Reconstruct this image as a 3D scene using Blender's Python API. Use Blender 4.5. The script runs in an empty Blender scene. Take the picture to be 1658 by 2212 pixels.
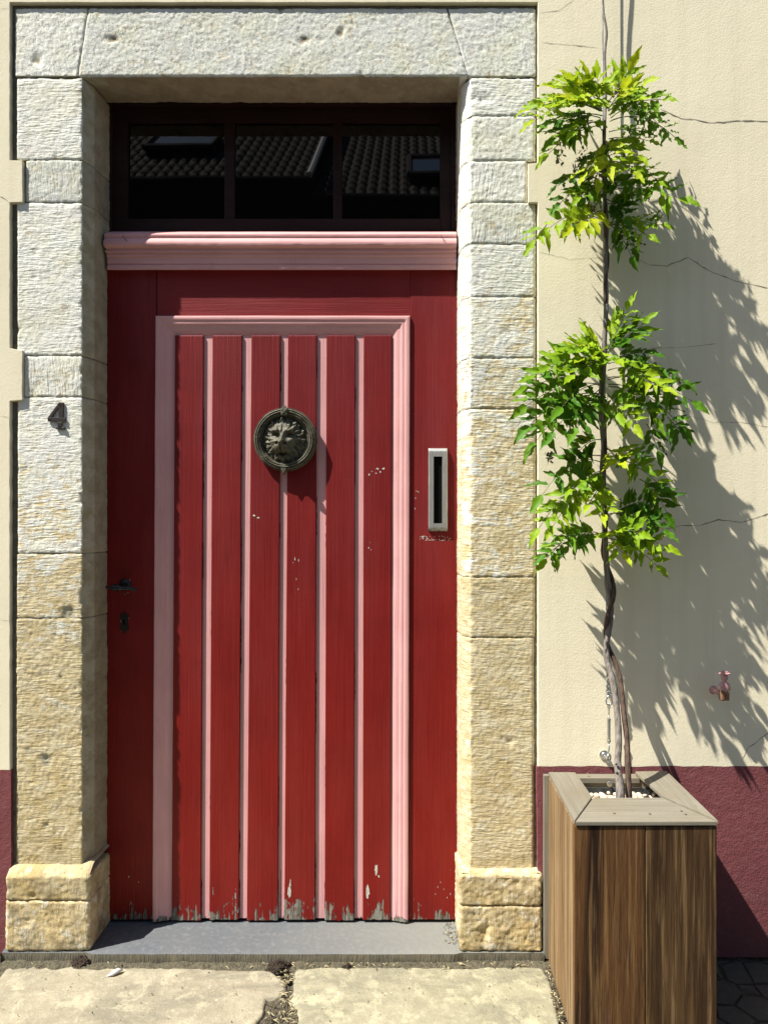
import bpy, bmesh, math, random
from mathutils import Vector, Matrix, noise
random.seed(7)
S = bpy.context.scene
COL = S.collection

# ------------------------------------------------------------------ camera, sky, sun, exposure
CAM_Y, CAM_Z, F = -2.108, 1.26, 1560.0
PW, PH = 1658.0, 2211.0            # working size of the photograph
VX, VY = 889.0, 1132.0             # foot of the optical axis in it
cd = bpy.data.cameras.new('camera'); cam = bpy.data.objects.new('camera', cd); COL.objects.link(cam)
cam.location = (0, CAM_Y, CAM_Z); cam.rotation_euler = (math.pi/2, 0, 0)
cd.sensor_fit = 'VERTICAL'; cd.sensor_height = 36; cd.lens = F/PH*36
cd.shift_x = -(VX-PW/2)/PH; cd.shift_y = (VY-PH/2)/PH
cd.clip_start = .05; cd.clip_end = 400
S.camera = cam

SUN = Vector((-2.08, -1.0, 3.38)).normalized()     # towards the sun
w = bpy.data.worlds.new('World'); S.world = w; w.use_nodes = True
wn = w.node_tree; bg = wn.nodes['Background']
sk = wn.nodes.new('ShaderNodeTexSky'); sk.sky_type = 'NISHITA'; sk.sun_disc = False
sk.sun_elevation = math.asin(SUN.z); sk.sun_rotation = math.atan2(SUN.x, SUN.y) % (2*math.pi)
wn.links.new(sk.outputs[0], bg.inputs[0]); bg.inputs[1].default_value = 0.068
ld = bpy.data.lights.new('sun', 'SUN'); ld.energy = 5.0; ld.angle = math.radians(.5); ld.color = (1, .95, .87)
lo = bpy.data.objects.new('sun', ld); COL.objects.link(lo)
lo.rotation_euler = SUN.to_track_quat('Z', 'Y').to_euler(); lo.location = (-4, -4, 8)
S.view_settings.view_transform = 'Standard'; S.view_settings.look = 'None'
S.view_settings.exposure = 1.12; S.view_settings.gamma = 1.0

# ------------------------------------------------------------------ measuring helpers
def W(px, py, y):
    s = F/(y-CAM_Y)
    return Vector(((px-VX)/s, y, CAM_Z-(py-VY)/s))
def WX(px, y): return (px-VX)*(y-CAM_Y)/F
def WZ(py, y): return CAM_Z-(py-VY)*(y-CAM_Y)/F
def G(px, py, z=0.0):
    d = F*(CAM_Z-z)/(py-VY)
    return Vector(((px-VX)*d/F, CAM_Y+d, z))

# ------------------------------------------------------------------ objects
def empty(name, loc):
    o = bpy.data.objects.new(name, None); COL.objects.link(o); o.location = loc
    o.empty_display_size = .05
    return o
def tag(o, label=None, cat=None, group=None, kind=None):
    if label: o['label'] = label
    if cat: o['category'] = cat
    if group: o['group'] = group
    if kind: o['kind'] = kind
    return o
def absloc(p):
    v = Vector((0, 0, 0))
    while p is not None:
        if p.type == 'EMPTY': v += p.location
        p = p.parent
    return v
class MB:
    """collects shapes in world coordinates, links them as one mesh object"""
    def __init__(s): s.v = []; s.f = []; s.m = []; s.cur = 0; s.col = None; s.cc = []
    def vert(s, p):
        s.v.append(tuple(p)); s.cc.append(s.col if s.col is not None else 0.5); return len(s.v)-1
    def face(s, ids): s.f.append(tuple(ids)); s.m.append(s.cur)
    def quad(s, a, b, c, d): s.face([s.vert(a), s.vert(b), s.vert(c), s.vert(d)])
    def box(s, x0, x1, y0, y1, z0, z1, bev=0.0, seg=2):
        bm = bmesh.new(); bmesh.ops.create_cube(bm, size=1)
        bmesh.ops.scale(bm, vec=(x1-x0, y1-y0, z1-z0), verts=bm.verts)
        bmesh.ops.translate(bm, vec=((x0+x1)/2, (y0+y1)/2, (z0+z1)/2), verts=bm.verts)
        if bev: bmesh.ops.bevel(bm, geom=bm.edges[:], offset=bev, segments=seg, affect='EDGES', profile=.5)
        s.add(bm)
    def add(s, bm, mat=None):
        if mat is not None: bm.transform(mat)
        bm.verts.index_update(); o = len(s.v)
        for v in bm.verts: s.vert(v.co)
        for f in bm.faces: s.face([o+v.index for v in f.verts])
        bm.free()
    def prism(s, pts, y0, y1, bev=0.0):
        """outline in x,z (front face at y0, toward the camera), extruded to y1"""
        a = sum(pts[i][0]*pts[(i+1) % len(pts)][1]-pts[(i+1) % len(pts)][0]*pts[i][1] for i in range(len(pts)))
        if a < 0: pts = pts[::-1]
        bm = bmesh.new()
        f = [bm.verts.new((p[0], y0, p[1])) for p in pts]; b = [bm.verts.new((p[0], y1, p[1])) for p in pts]
        n = len(pts); ff = bm.faces.new(f); bm.faces.new(b[::-1])
        for i in range(n): bm.faces.new([f[(i+1) % n], f[i], b[i], b[(i+1) % n]])
        bm.normal_update()
        if bev: bmesh.ops.bevel(bm, geom=list(ff.edges), offset=bev, segments=2, affect='EDGES', profile=.5)
        s.add(bm)
    def tube(s, pts, rad, n=10, caps=True):
        pts = [Vector(p) for p in pts]
        if not isinstance(rad, (list, tuple)): rad = [rad]*len(pts)
        up = Vector((0, 0, 1)); rings = []; prev = None
        for i, p in enumerate(pts):
            t = (pts[min(i+1, len(pts)-1)]-pts[max(i-1, 0)]).normalized()
            if prev is None:
                a = t.cross(up)
                if a.length < .1: a = t.cross(Vector((1, 0, 0)))
            else: a = prev-t*prev.dot(t)
            a.normalize(); prev = a; b = t.cross(a)
            rings.append([s.vert(p+(a*math.cos(k*2*math.pi/n)+b*math.sin(k*2*math.pi/n))*rad[i]) for k in range(n)])
        for r0, r1 in zip(rings, rings[1:]):
            for k in range(n): s.face([r0[k], r0[(k+1) % n], r1[(k+1) % n], r1[k]])
        if caps: s.face(rings[0][::-1]); s.face(rings[-1])
    def lathe(s, c, prof, axis='y', n=40, fn=None):
        """prof: (radius, depth) pairs round an axis through c"""
        rings = []
        for r, d in prof:
            R = []
            for k in range(n):
                a = 2*math.pi*k/n; ca, sa = r*math.cos(a), r*math.sin(a)
                dd = d+(fn(a, r) if fn else 0)
                q = {'y': (ca, dd, sa), 'x': (dd, ca, sa), 'z': (ca, sa, dd)}[axis]
                R.append(s.vert((c[0]+q[0], c[1]+q[1], c[2]+q[2])))
            rings.append(R)
        for r0, r1 in zip(rings, rings[1:]):
            for k in range(n): s.face([r0[k], r0[(k+1) % n], r1[(k+1) % n], r1[k]])
        if prof[0][0] > 1e-6: s.face(rings[0][::-1])
        if prof[-1][0] > 1e-6: s.face(rings[-1])
    def grid(s, P):
        ids = [[s.vert(p) for p in row] for row in P]
        for i in range(len(ids)-1):
            for j in range(len(ids[0])-1):
                s.face([ids[i][j], ids[i][j+1], ids[i+1][j+1], ids[i+1][j]])
        return ids
    def build(s, name, mats, parent=None, smooth=False, angle=None):
        me = bpy.data.meshes.new(name); me.from_pydata(s.v, [], s.f)
        if not isinstance(mats, (list, tuple)): mats = [mats]
        for m in mats: me.materials.append(m)
        me.polygons.foreach_set('material_index', s.m)
        if s.col is not None:
            at = me.attributes.new('tone', 'FLOAT', 'POINT'); at.data.foreach_set('value', s.cc)
        bm = bmesh.new(); bm.from_mesh(me); bmesh.ops.recalc_face_normals(bm, faces=bm.faces); bm.to_mesh(me); bm.free()
        if smooth: me.polygons.foreach_set('use_smooth', [True]*len(me.polygons))
        me.update()
        if smooth and angle: me.set_sharp_from_angle(angle=math.radians(angle))
        o = bpy.data.objects.new(name, me); COL.objects.link(o)
        if parent:
            o.parent = parent; o.matrix_parent_inverse = Matrix.Translation(-parent.location if parent.type == 'EMPTY' else Vector((0, 0, 0)))
        return o

# ------------------------------------------------------------------ material helpers
class NT:
    def __init__(s, name):
        s.mat = bpy.data.materials.new(name); s.mat.use_nodes = True; s.t = s.mat.node_tree
        s.b = s.t.nodes['Principled BSDF']; s.out = s.t.nodes['Material Output']
        s.co = s.new('ShaderNodeTexCoord').outputs['Object']
    def new(s, t, **k):
        n = s.t.nodes.new(t)
        for a, v in k.items(): setattr(n, a, v)
        return n
    def L(s, a, b):
        if isinstance(a, (int, float)): b.default_value = a
        elif isinstance(a, (tuple, list)):
            b.default_value = tuple(a)+((1,) if len(a) == 3 and len(b.default_value) == 4 else ())
        else: s.t.links.new(a, b)
    def map(s, scale=(1, 1, 1), rot=(0, 0, 0), loc=(0, 0, 0), v=None):
        v = v or s.co
        if any(rot):
            r = s.new('ShaderNodeMapping'); s.L(v, r.inputs[0]); r.inputs['Rotation'].default_value = rot; v = r.outputs[0]
        n = s.new('ShaderNodeMapping'); s.L(v, n.inputs[0])
        n.inputs['Scale'].default_value = scale; n.inputs['Location'].default_value = loc
        return n.outputs[0]
    def noise(s, scale, det=3, rough=.55, v=None, dist=0.0):
        n = s.new('ShaderNodeTexNoise'); s.L(v or s.co, n.inputs['Vector'])
        n.inputs['Scale'].default_value = scale; n.inputs['Detail'].default_value = det
        n.inputs['Roughness'].default_value = rough; n.inputs['Distortion'].default_value = dist
        return n.outputs[0]
    def vor(s, scale, v=None, feature='F1', rnd=1.0):
        n = s.new('ShaderNodeTexVoronoi', feature=feature); s.L(v or s.co, n.inputs['Vector'])
        n.inputs['Scale'].default_value = scale; n.inputs['Randomness'].default_value = rnd
        return n.outputs['Distance']
    def wave(s, scale, v=None, dist=2.0, dscale=1.0, direction='X'):
        n = s.new('ShaderNodeTexWave', bands_direction=direction); s.L(v or s.co, n.inputs['Vector'])
        n.inputs['Scale'].default_value = scale; n.inputs['Distortion'].default_value = dist
        n.inputs['Detail'].default_value = 3; n.inputs['Detail Scale'].default_value = dscale
        return n.outputs['Fac']
    def m(s, op, a, b=0.0, c=None, clamp=False):
        n = s.new('ShaderNodeMath', operation=op, use_clamp=clamp); s.L(a, n.inputs[0]); s.L(b, n.inputs[1])
        if c is not None: s.L(c, n.inputs[2])
        return n.outputs[0]
    def rng(s, v, a, b, c=0.0, d=1.0):
        n = s.new('ShaderNodeMapRange'); s.L(v, n.inputs[0])
        for i, q in enumerate((a, b, c, d)): s.L(q, n.inputs[i+1])
        return n.outputs[0]
    def mix(s, f, a, b, blend='MIX'):
        n = s.new('ShaderNodeMix', data_type='RGBA', blend_type=blend)
        s.L(f, n.inputs[0]); s.L(a, n.inputs[6]); s.L(b, n.inputs[7]); return n.outputs[2]
    def xyz(s, v=None):
        n = s.new('ShaderNodeSeparateXYZ'); s.L(v or s.co, n.inputs[0]); return n.outputs
    def bump(s, h, dist, strength=1.0, normal=None):
        n = s.new('ShaderNodeBump'); s.L(h, n.inputs['Height'])
        n.inputs['Distance'].default_value = dist; n.inputs['Strength'].default_value = strength
        if normal is not None: s.L(normal, n.inputs['Normal'])
        return n.outputs[0]
    def done(s, color=None, rough=None, normal=None, metal=None, spec=None):
        if color is not None: s.L(color, s.b.inputs['Base Color'])
        if rough is not None: s.L(rough, s.b.inputs['Roughness'])
        if metal is not None: s.L(metal, s.b.inputs['Metallic'])
        if spec is not None: s.L(spec, s.b.inputs['Specular IOR Level'])
        if normal is not None: s.L(normal, s.b.inputs['Normal'])
        return s.mat

def stone_mat(name, zlo, zhi, tool, yel=(.58, .49, .30), white=(.70, .70, .65), ang=0.0, pit=1.0, toolamp=1.0, inner='tan_tint'):
    """old limestone with worn whitewash (white above zhi, bare below zlo) and comb marks"""
    t = NT(name); x, y, z = t.xyz()
    n1 = t.noise(5, 5, .6); n2 = t.noise(42, 5, .68); n3 = t.noise(150, 4, .65)
    warp = t.new('ShaderNodeTexNoise'); t.L(t.co, warp.inputs['Vector']); warp.inputs['Scale'].default_value = 14
    va = t.new('ShaderNodeVectorMath', operation='SCALE'); t.L(warp.outputs['Color'], va.inputs[0]); va.inputs['Scale'].default_value = .010
    vb = t.new('ShaderNodeVectorMath', operation='ADD'); t.L(t.co, vb.inputs[0]); t.L(va.outputs[0], vb.inputs[1]); v = vb.outputs[0]
    if tool == 'h': mv = t.map((22, 22, 165), (0, ang, 0), v=v)
    elif tool == 'v': mv = t.map((165, 40, 24), (0, ang, 0), v=v)
    else: mv = t.map((155, 40, 30), (0, math.radians(24), 0), v=v)
    comb = t.rng(t.noise(1.0, 2, .6, mv, dist=.15), .30, .62)
    rn = t.new('ShaderNodeObjectInfo').outputs['Random']
    patchy = t.rng(t.noise(8, 4, .6, t.map((1, 1, 1), loc=(2, 7, 7))), .36, .60, .25, 1.0)
    wfac = t.rng(t.m('ADD', z, t.m('MULTIPLY', t.m('SUBTRACT', n1, .5), 2.4)), zlo, zhi)
    mid = t.noise(16, 5, .65, t.map((1, 1, 1.3), loc=(5, 1, 6)))
    st = t.m('ADD', t.m('ADD', t.m('MULTIPLY', comb, .16), t.m('ADD', t.m('MULTIPLY', n2, .62), t.m('MULTIPLY', rn, .10))), t.m('MULTIPLY', mid, .55))
    keep = t.rng(t.m('ADD', st, t.m('MULTIPLY', wfac, .31)), .80, .95)
    ybase = t.mix(t.rng(n1, .35, .65), yel, (yel[0]*.84, yel[1]*.78, yel[2]*.64))
    ybase = t.mix(t.rng(t.noise(17, 4, .6, t.map((1, 1, 1.6), loc=(3, 1, 2))), .42, .68), ybase, (yel[0]*1.15, yel[1]*1.2, yel[2]*1.35))
    ybase = t.mix(t.m('MULTIPLY', t.rng(comb, .55, .15), .26), ybase, (yel[0]*.68, yel[1]*.62, yel[2]*.42))
    wbase = t.mix(t.rng(n2, .32, .68), white, (white[0]*.88, white[1]*.90, white[2]*.90))
    wbase = t.mix(t.rng(t.noise(9, 4, .6, t.map((1, 1, 1), loc=(7, 2, 5))), .42, .72), wbase, (white[0]*.93, white[1]*.93, white[2]*.80))
    c = t.mix(keep, ybase, wbase)
    rust = t.rng(t.noise(15, 7, .76, t.map((1, 1, 1), loc=(11, 4, 9))), .585, .66)
    c = t.mix(t.m('MULTIPLY', rust, .55), c, (.30, .20, .07))
    alg = t.rng(t.noise(6, 5, .7, t.map((1, 1, .5), loc=(3, 9, 1))), .58, .74)
    c = t.mix(t.m('MULTIPLY', alg, .35), c, (.36, .36, .22))
    pits = t.rng(t.noise(75, 4, .6, t.map((1, 1, 1.3), loc=(1, 8, 3))), .655, .72)
    c = t.mix(t.m('MULTIPLY', pits, .6), c, (.15, .12, .07))
    # left reveal and soffit are mixed over to a mottled tan
    if inner == 'tan_tint':
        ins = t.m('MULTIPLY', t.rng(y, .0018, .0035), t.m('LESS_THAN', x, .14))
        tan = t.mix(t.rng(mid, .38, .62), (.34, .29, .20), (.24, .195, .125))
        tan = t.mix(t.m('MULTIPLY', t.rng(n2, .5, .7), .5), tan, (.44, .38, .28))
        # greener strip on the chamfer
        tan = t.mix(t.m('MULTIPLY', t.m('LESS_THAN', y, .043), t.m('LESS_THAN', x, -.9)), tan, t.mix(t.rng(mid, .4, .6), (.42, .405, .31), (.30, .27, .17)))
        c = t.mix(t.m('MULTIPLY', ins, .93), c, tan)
    c = t.mix(t.m('MULTIPLY', t.rng(comb, .45, .1), .08), c, tuple(q*.45 for q in yel))
    c = t.mix(1.0, c, t.mix(rn, (.88, .89, .88), (1.08, 1.07, 1.05)), 'MULTIPLY')
    foot = t.m('MULTIPLY', t.rng(z, .42, .05), t.rng(t.noise(12, 6, .75), .42, .60))
    c = t.mix(t.m('MULTIPLY', foot, .75), c, (.14, .115, .07))
    h = t.m('ADD', t.m('MULTIPLY', t.m('MULTIPLY', comb, patchy), .42*toolamp), t.m('MULTIPLY', n3, .6))
    h = t.m('ADD', h, t.m('MULTIPLY', n2, .38)); h = t.m('SUBTRACT', h, t.m('MULTIPLY', pits, .4*pit))
    h = t.m('ADD', h, t.m('MULTIPLY', keep, .10))
    return t.done(c, .92, t.bump(h, .0024, 1.0), spec=.2)

M = {}
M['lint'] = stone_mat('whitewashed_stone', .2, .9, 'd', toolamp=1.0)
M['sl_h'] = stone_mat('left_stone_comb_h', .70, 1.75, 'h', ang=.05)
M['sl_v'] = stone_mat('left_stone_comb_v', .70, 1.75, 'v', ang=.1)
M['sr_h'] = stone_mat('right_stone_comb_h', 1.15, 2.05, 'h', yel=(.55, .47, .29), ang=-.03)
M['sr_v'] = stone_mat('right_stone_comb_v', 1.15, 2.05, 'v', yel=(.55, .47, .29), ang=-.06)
M['plin'] = stone_mat('plinth_stone', 2.0, 3.5, 'v', yel=(.50, .41, .235), ang=.05, toolamp=.7, inner='')

def plaster(name, c1, c2, cream):
    t = NT(name); n1 = t.noise(3, 4, .55); n2 = t.noise(230, 3, .6); n3 = t.noise(45, 4, .55)
    c = t.mix(t.rng(n1, .3, .7), c1, c2)
    c = t.mix(t.m('MULTIPLY', t.rng(t.noise(420, 2, .6), .6, .75), .25), c, tuple(q*.7 for q in c1))
    if cream:
        st = t.noise(1, 4, .6, t.map((26, 1, 1.2)))
        c = t.mix(t.m('MULTIPLY', t.rng(st, .48, .72), .16), c, (.46, .40, .24))
        c = t.mix(t.m('MULTIPLY', t.rng(t.noise(2.3, 6, .7, t.map((1, 1, 1), loc=(5, 5, 1))), .50, .70), .14), c, (.52, .48, .34))
    else:
        z = t.xyz()[2]
        c = t.mix(t.m('MULTIPLY', t.rng(t.noise(30, 5, .7), .55, .8), .3), c, (.30, .17, .18))
        c = t.mix(t.m('MULTIPLY', t.m('MULTIPLY', t.rng(z, .25, 0.0), t.rng(t.noise(9, 5, .7), .4, .7)), .5), c, (.09, .07, .06))
    h = t.m('ADD', t.m('MULTIPLY', n2, .8), t.m('MULTIPLY', n3, .35 if cream else .9)); h = t.m('ADD', h, t.m('MULTIPLY', n1, 2.0))
    dots = t.rng(t.vor(70, rnd=1.0), .10, .02); h = t.m('ADD', h, t.m('MULTIPLY', dots, .35))
    return t.done(c, .9, t.bump(h, .0010 if cream else .0034, .75), spec=.2)
M['cream'] = plaster('cream_render', (.79, .73, .54), (.735, .675, .495), True)
M['maroon'] = plaster('maroon_paint', (.200, .064, .066), (.152, .046, .050), False)
def simple(name, c, r=.6, metal=0.0, bumpd=0.0, bscale=60, var=.25, spec=.5):
    t = NT(name); n = t.noise(bscale, 4, .6)
    col = t.mix(t.rng(n, .3, .7), c, tuple(q*(1-var) for q in c))
    return t.done(col, r, t.bump(n, bumpd) if bumpd else None, metal, spec)
M['crack'] = simple('crack_shadow_grit', (.20, .17, .12), .95)
M['mortar'] = simple('mortar', (.20, .18, .135), .95, bumpd=.006, bscale=70, var=.5)

def paint(name, c, c2, wear, horiz=False, chips=True, spec=.22, rough=.5):
    """oil paint on old softwood, worn to grey wood near the foot of the door"""
    t = NT(name); z = t.xyz()[2]
    sc = (3, 60, 130) if horiz else (130, 60, 3)
    g = t.noise(1, 4, .6, t.map(sc)); g2 = t.noise(1, 3, .6, t.map(tuple(q*2.4 for q in sc)))
    n = t.noise(6, 4, .6); fine = t.noise(220, 2, .5)
    c0 = t.mix(t.rng(n, .3, .7), c, c2)
    fade = t.noise(1, 4, .6, t.map((9, 9, 1.6) if not horiz else (1.6, 9, 9), loc=(3, 3, 8)))
    c0 = t.mix(t.m('MULTIPLY', t.rng(fade, .45, .72), .35), c0, tuple(min(1, q*1.15+.022) for q in c))
    grime = t.noise(1, 5, .7, t.map((22, 22, 8), loc=(6, 3, 8)))
    c0 = t.mix(t.m('MULTIPLY', t.rng(grime, .60, .72), .25), c0, tuple(q*.5 for q in c))
    c0 = t.mix(t.m('MULTIPLY', t.rng(g2, .5, .75), .35), c0, tuple(min(1, q*1.25+.01) for q in c))
    c0 = t.mix(t.m('MULTIPLY', t.rng(g, .62, .72), .35), c0, tuple(q*.55 for q in c))
    h = t.m('ADD', t.m('MULTIPLY', g, 1.0), t.m('ADD', t.m('MULTIPLY', g2, .5), t.m('MULTIPLY', fine, .15)))
    if chips:
        if c[1] < .1: c0 = t.mix(1.0, c0, t.mix(t.rng(z, .35, 1.6), (1.06, .92, .72, 1), (.93, 1.15, 1.35, 1)), 'MULTIPLY')
        big = t.noise(1, 5, .65, t.map((30, 30, 13), loc=(2, 5, 1)))
        nn = t.m('ADD', t.m('MULTIPLY', big, .8), t.m('MULTIPLY', g, .35))
        thr = t.rng(z, .043, .043+wear, .535, .88)
        mask = t.rng(t.m('SUBTRACT', nn, thr), 0.0, .025)
        # odd tiny nicks higher up
        nick = t.rng(t.noise(1, 4, .7, t.map((70, 70, 40), loc=(9, 3, 4))), .755, .775)
        mask = t.m('MAXIMUM', mask, t.m('MULTIPLY', nick, t.rng(z, 1.6, .3)))
        wood = t.mix(t.rng(g2, .38, .60), (.27, .26, .21), (.055, .05, .04))
        wood = t.mix(t.m('MULTIPLY', t.rng(big, .58, .75), .7), wood, (.33, .34, .27))
        c0 = t.mix(mask, c0, wood); h = t.m('SUBTRACT', h, t.m('MULTIPLY', mask, .8))
        rg = t.m('ADD', t.m('MULTIPLY', mask, .4), rough)
    else: rg = rough
    return t.done(c0, rg, t.bump(h, .0011, .9), spec=spec)
RED, RED2 = (.178, .0095, .0078), (.140, .0072, .0065)
PNK, PNK2 = (.62, .335, .325), (.54, .28, .275)
M['red'] = paint('red_door_paint', RED, RED2, .10)
M['redtop'] = paint('red_rail_paint', (.185, .015, .016), (.150, .012, .013), .2, horiz=True, chips=False)
M['redslat'] = paint('red_slat_paint', RED, RED2, .18)
M['pink'] = paint('pink_paint', PNK, PNK2, .03, rough=.55)
M['pinkh'] = paint('pink_paint_h', PNK, PNK2, .1, horiz=True, chips=False, rough=.55)
M['brown'] = paint('dark_brown_window_paint', (.020, .0070, .0050), (.013, .0050, .004), .1, horiz=True, chips=False, spec=.15)
M['scuff'] = simple('bare_filler', (.62, .60, .52), .8, bumpd=.001, bscale=300, var=.5)
M['black'] = simple('black_void', (.004, .004, .004), .9, spec=.1)
M['iron'] = simple('black_iron', (.005, .0055, .006), .38, .0, bumpd=.0006, bscale=200)
M['chrome'] = simple('zinc_plated_steel', (.62, .63, .62), .28, .9, bumpd=.0004, bscale=160)
def alu():
    t = NT('brushed_aluminium'); z = t.xyz()[2]; n = t.noise(1, 3, .6, t.map((300, 300, 30)))
    zb = WZ(1149, .11)
    c = t.mix(t.rng(n, .3, .7), (.55, .56, .53), (.42, .43, .41))
    dirt = t.m('MULTIPLY', t.rng(z, zb+.018, zb+.002), t.rng(t.noise(160, 3, .6), .35, .6))
    c = t.mix(dirt, c, (.05, .05, .02))
    return t.done(c, .42, t.bump(n, .0004), .75)
M['alu'] = alu()
def bronze():
    t = NT('weathered_bronze'); n = t.noise(90, 4, .6)
    c = t.mix(t.rng(n, .35, .65), (.115, .107, .072), (.055, .051, .036))
    return t.done(c, .6, t.bump(t.noise(420, 2, .5), .0004), .15, spec=.35)
M['bronze'] = bronze()
M['number'] = simple('bronze_brown_number', (.038, .029, .024), .45, .2, bumpd=.0003, bscale=200)
def glass():
    t = NT('window_glass')
    return t.done((.0015, .0015, .002), .012, t.bump(t.noise(2.2, 2, .5), .0012, .5), spec=.5)
M['glass'] = glass()
def bark(name, c1, c2):
    t = NT(name); n = t.noise(1, 4, .6, t.map((160, 160, 22))); k = t.noise(60, 3, .6)
    c = t.mix(t.rng(n, .35, .65), c1, c2)
    return t.done(c, .85, t.bump(t.m('ADD', n, t.m('MULTIPLY', k, .6)), .003), spec=.25)
M['bark'] = bark('grey_vine_bark', (.24, .215, .19), (.10, .085, .072))
M['bark2'] = bark('dark_vine_bark', (.13, .085, .06), (.05, .032, .024))
M['steelwire'] = bark('twisted_steel_wire', (.42, .44, .42), (.16, .18, .17))
def leafmat():
    t = NT('wisteria_leaf'); a = t.new('ShaderNodeAttribute', attribute_name='tone').outputs['Fac']
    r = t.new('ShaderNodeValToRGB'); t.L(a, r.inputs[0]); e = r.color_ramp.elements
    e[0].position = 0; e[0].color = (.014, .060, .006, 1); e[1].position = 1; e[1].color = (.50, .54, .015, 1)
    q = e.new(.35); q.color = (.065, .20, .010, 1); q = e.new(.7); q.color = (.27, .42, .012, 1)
    n = t.noise(60, 3, .6); c = t.mix(t.m('MULTIPLY', t.rng(n, .3, .7), .35), r.outputs[0], (.05, .13, .01))
    t.done(c, .5, t.bump(t.noise(130, 2, .5), .0015, .6), spec=.16)
    tr = t.new('ShaderNodeBsdfTranslucent'); t.L(t.mix(.18, c, (.50, .60, .02), 'MIX'), tr.inputs[0])
    mx = t.new('ShaderNodeMixShader'); mx.inputs[0].default_value = .38
    t.L(t.b.outputs[0], mx.inputs[1]); t.L(tr.outputs[0], mx.inputs[2]); t.L(mx.outputs[0], t.out.inputs[0])
    return t.mat
M['leaf'] = leafmat()
M['dead'] = simple('withered_leaf', (.30, .27, .15), .9, bumpd=.002, bscale=300, var=.7)
M['stalk'] = simple('green_stalk', (.10, .13, .03), .6)
def plank(name, cols, seed, dark=.4, scale=70):
    t = NT(name); x, y, z = t.xyz()
    v = t.map((scale, scale, 2.2), loc=(seed, seed, seed)); g = t.noise(1, 5, .62, v, dist=.35)
    v2 = t.map((scale*.22, scale*.22, 1.1), loc=(seed*2, 3, seed)); b = t.noise(1, 3, .5, v2, dist=.5)
    f = t.noise(1, 3, .6, t.map((420, 420, 24)))
    c = t.mix(t.rng(b, .42, .58), cols[0], cols[1]); c = t.mix(t.m('MULTIPLY', t.rng(g, .50, .64), .8), c, cols[2])
    c = t.mix(t.m('MULTIPLY', t.rng(t.noise(1, 5, .6, t.map((scale*1.3, scale*1.3, 3), loc=(seed*3, 1, 2)), dist=.6), .56, .66), .7), c, tuple(q*.45 for q in cols[1]))
    c = t.mix(t.m('MULTIPLY', t.rng(f, .45, .7), .35), c, tuple(q*.45 for q in cols[1]))
    c = t.mix(t.m('MULTIPLY', t.rng(t.noise(1, 4, .6, t.map((40, 40, 7), loc=(5, seed, 1))), .60, .78), .14), c, (.26, .20, .14))
    return t.done(c, .66, t.bump(t.m('ADD', g, t.m('MULTIPLY', f, .7)), .0012), spec=.2)
M['plankA'] = plank('dark_streaked_hardwood', ((.098, .046, .016), (.020, .009, .004), (.205, .115, .045)), 3.1)
M['plankB'] = plank('brown_hardwood', ((.125, .070, .028), (.042, .021, .008), (.200, .125, .056)), 8.3)
M['plankS'] = plank('side_hardwood', ((.27, .19, .10), (.20, .125, .06), (.085, .045, .020)), 5.7)
def grey(name, axis):
    t = NT(name); sc = {'x': (3, 110, 110), 'y': (110, 3, 110), 'z': (110, 110, 3)}[axis]
    g = t.noise(1, 4, .6, t.map(sc)); n = t.noise(7, 4, .6); f = t.noise(200, 3, .6)
    c = t.mix(t.rng(g, .35, .65), (.215, .198, .155), (.155, .142, .108)); c = t.mix(t.m('MULTIPLY', t.rng(n, .4, .7), .55), c, (.16, .13, .085))
    c = t.mix(t.m('MULTIPLY', t.rng(f, .6, .75), .4), c, (.06, .055, .045))
    return t.done(c, .8, t.bump(t.m('ADD', g, t.m('MULTIPLY', f, .4)), .001), spec=.25)
M['greyx'] = grey('weathered_wood_x', 'x'); M['greyy'] = grey('weathered_wood_y', 'y'); M['greyz'] = grey('weathered_wood_z', 'z')
M['liner'] = simple('pond_liner', (.030, .040, .050), .35, bumpd=.012, bscale=38, var=.5)
M['screw'] = simple('dull_screw', (.35, .34, .30), .45, .7)
def slabmat(name, c1, c2, c3):
    t = NT(name); n1 = t.noise(4, 6, .62, dist=.4); n2 = t.noise(24, 5, .65); n3 = t.noise(150, 3, .6)
    c = t.mix(t.rng(n1, .33, .67), c1, c2); c = t.mix(t.m('MULTIPLY', t.rng(n2, .45, .7), .6), c, c3)
    c = t.mix(t.m('MULTIPLY', t.rng(n3, .5, .75), .35), c, tuple(q*.6 for q in c1))
    st = t.noise(4.2, 7, .74, t.map((1, 2.2, 1), loc=(2, 6, 1)), dist=.6)
    c = t.mix(t.m('MULTIPLY', t.rng(st, .47, .60), .62), c, (c1[0]*.52, c1[1]*.54, c1[2]*.56))
    c = t.mix(t.m('MULTIPLY', t.rng(t.noise(13, 7, .78, dist=.3), .52, .62), .55), c, (c3[0]*1.15, c3[1]*1.15, c3[2]*1.1))
    spots = t.rng(t.vor(26), .11, .05); c = t.mix(t.m('MULTIPLY', spots, .35), c, tuple(q*.45 for q in c1))
    wsp = t.rng(t.vor(15, t.map((1, 1, 1), loc=(4, 4, 4))), .06, .03); c = t.mix(t.m('MULTIPLY', wsp, .8), c, (.55, .53, .45))
    h = t.m('ADD', t.m('MULTIPLY', n2, 1.0), t.m('MULTIPLY', n3, .3)); h = t.m('SUBTRACT', h, t.m('MULTIPLY', spots, .25))
    return t.done(c, .85, t.bump(h, .0045), spec=.3)
M['slab'] = slabmat('worn_limestone_paving', (.29, .26, .185), (.225, .20, .14), (.37, .34, .25))
M['slab2'] = slabmat('worn_limestone_paving_b', (.29, .27, .185), (.225, .21, .14), (.38, .36, .25))
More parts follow.
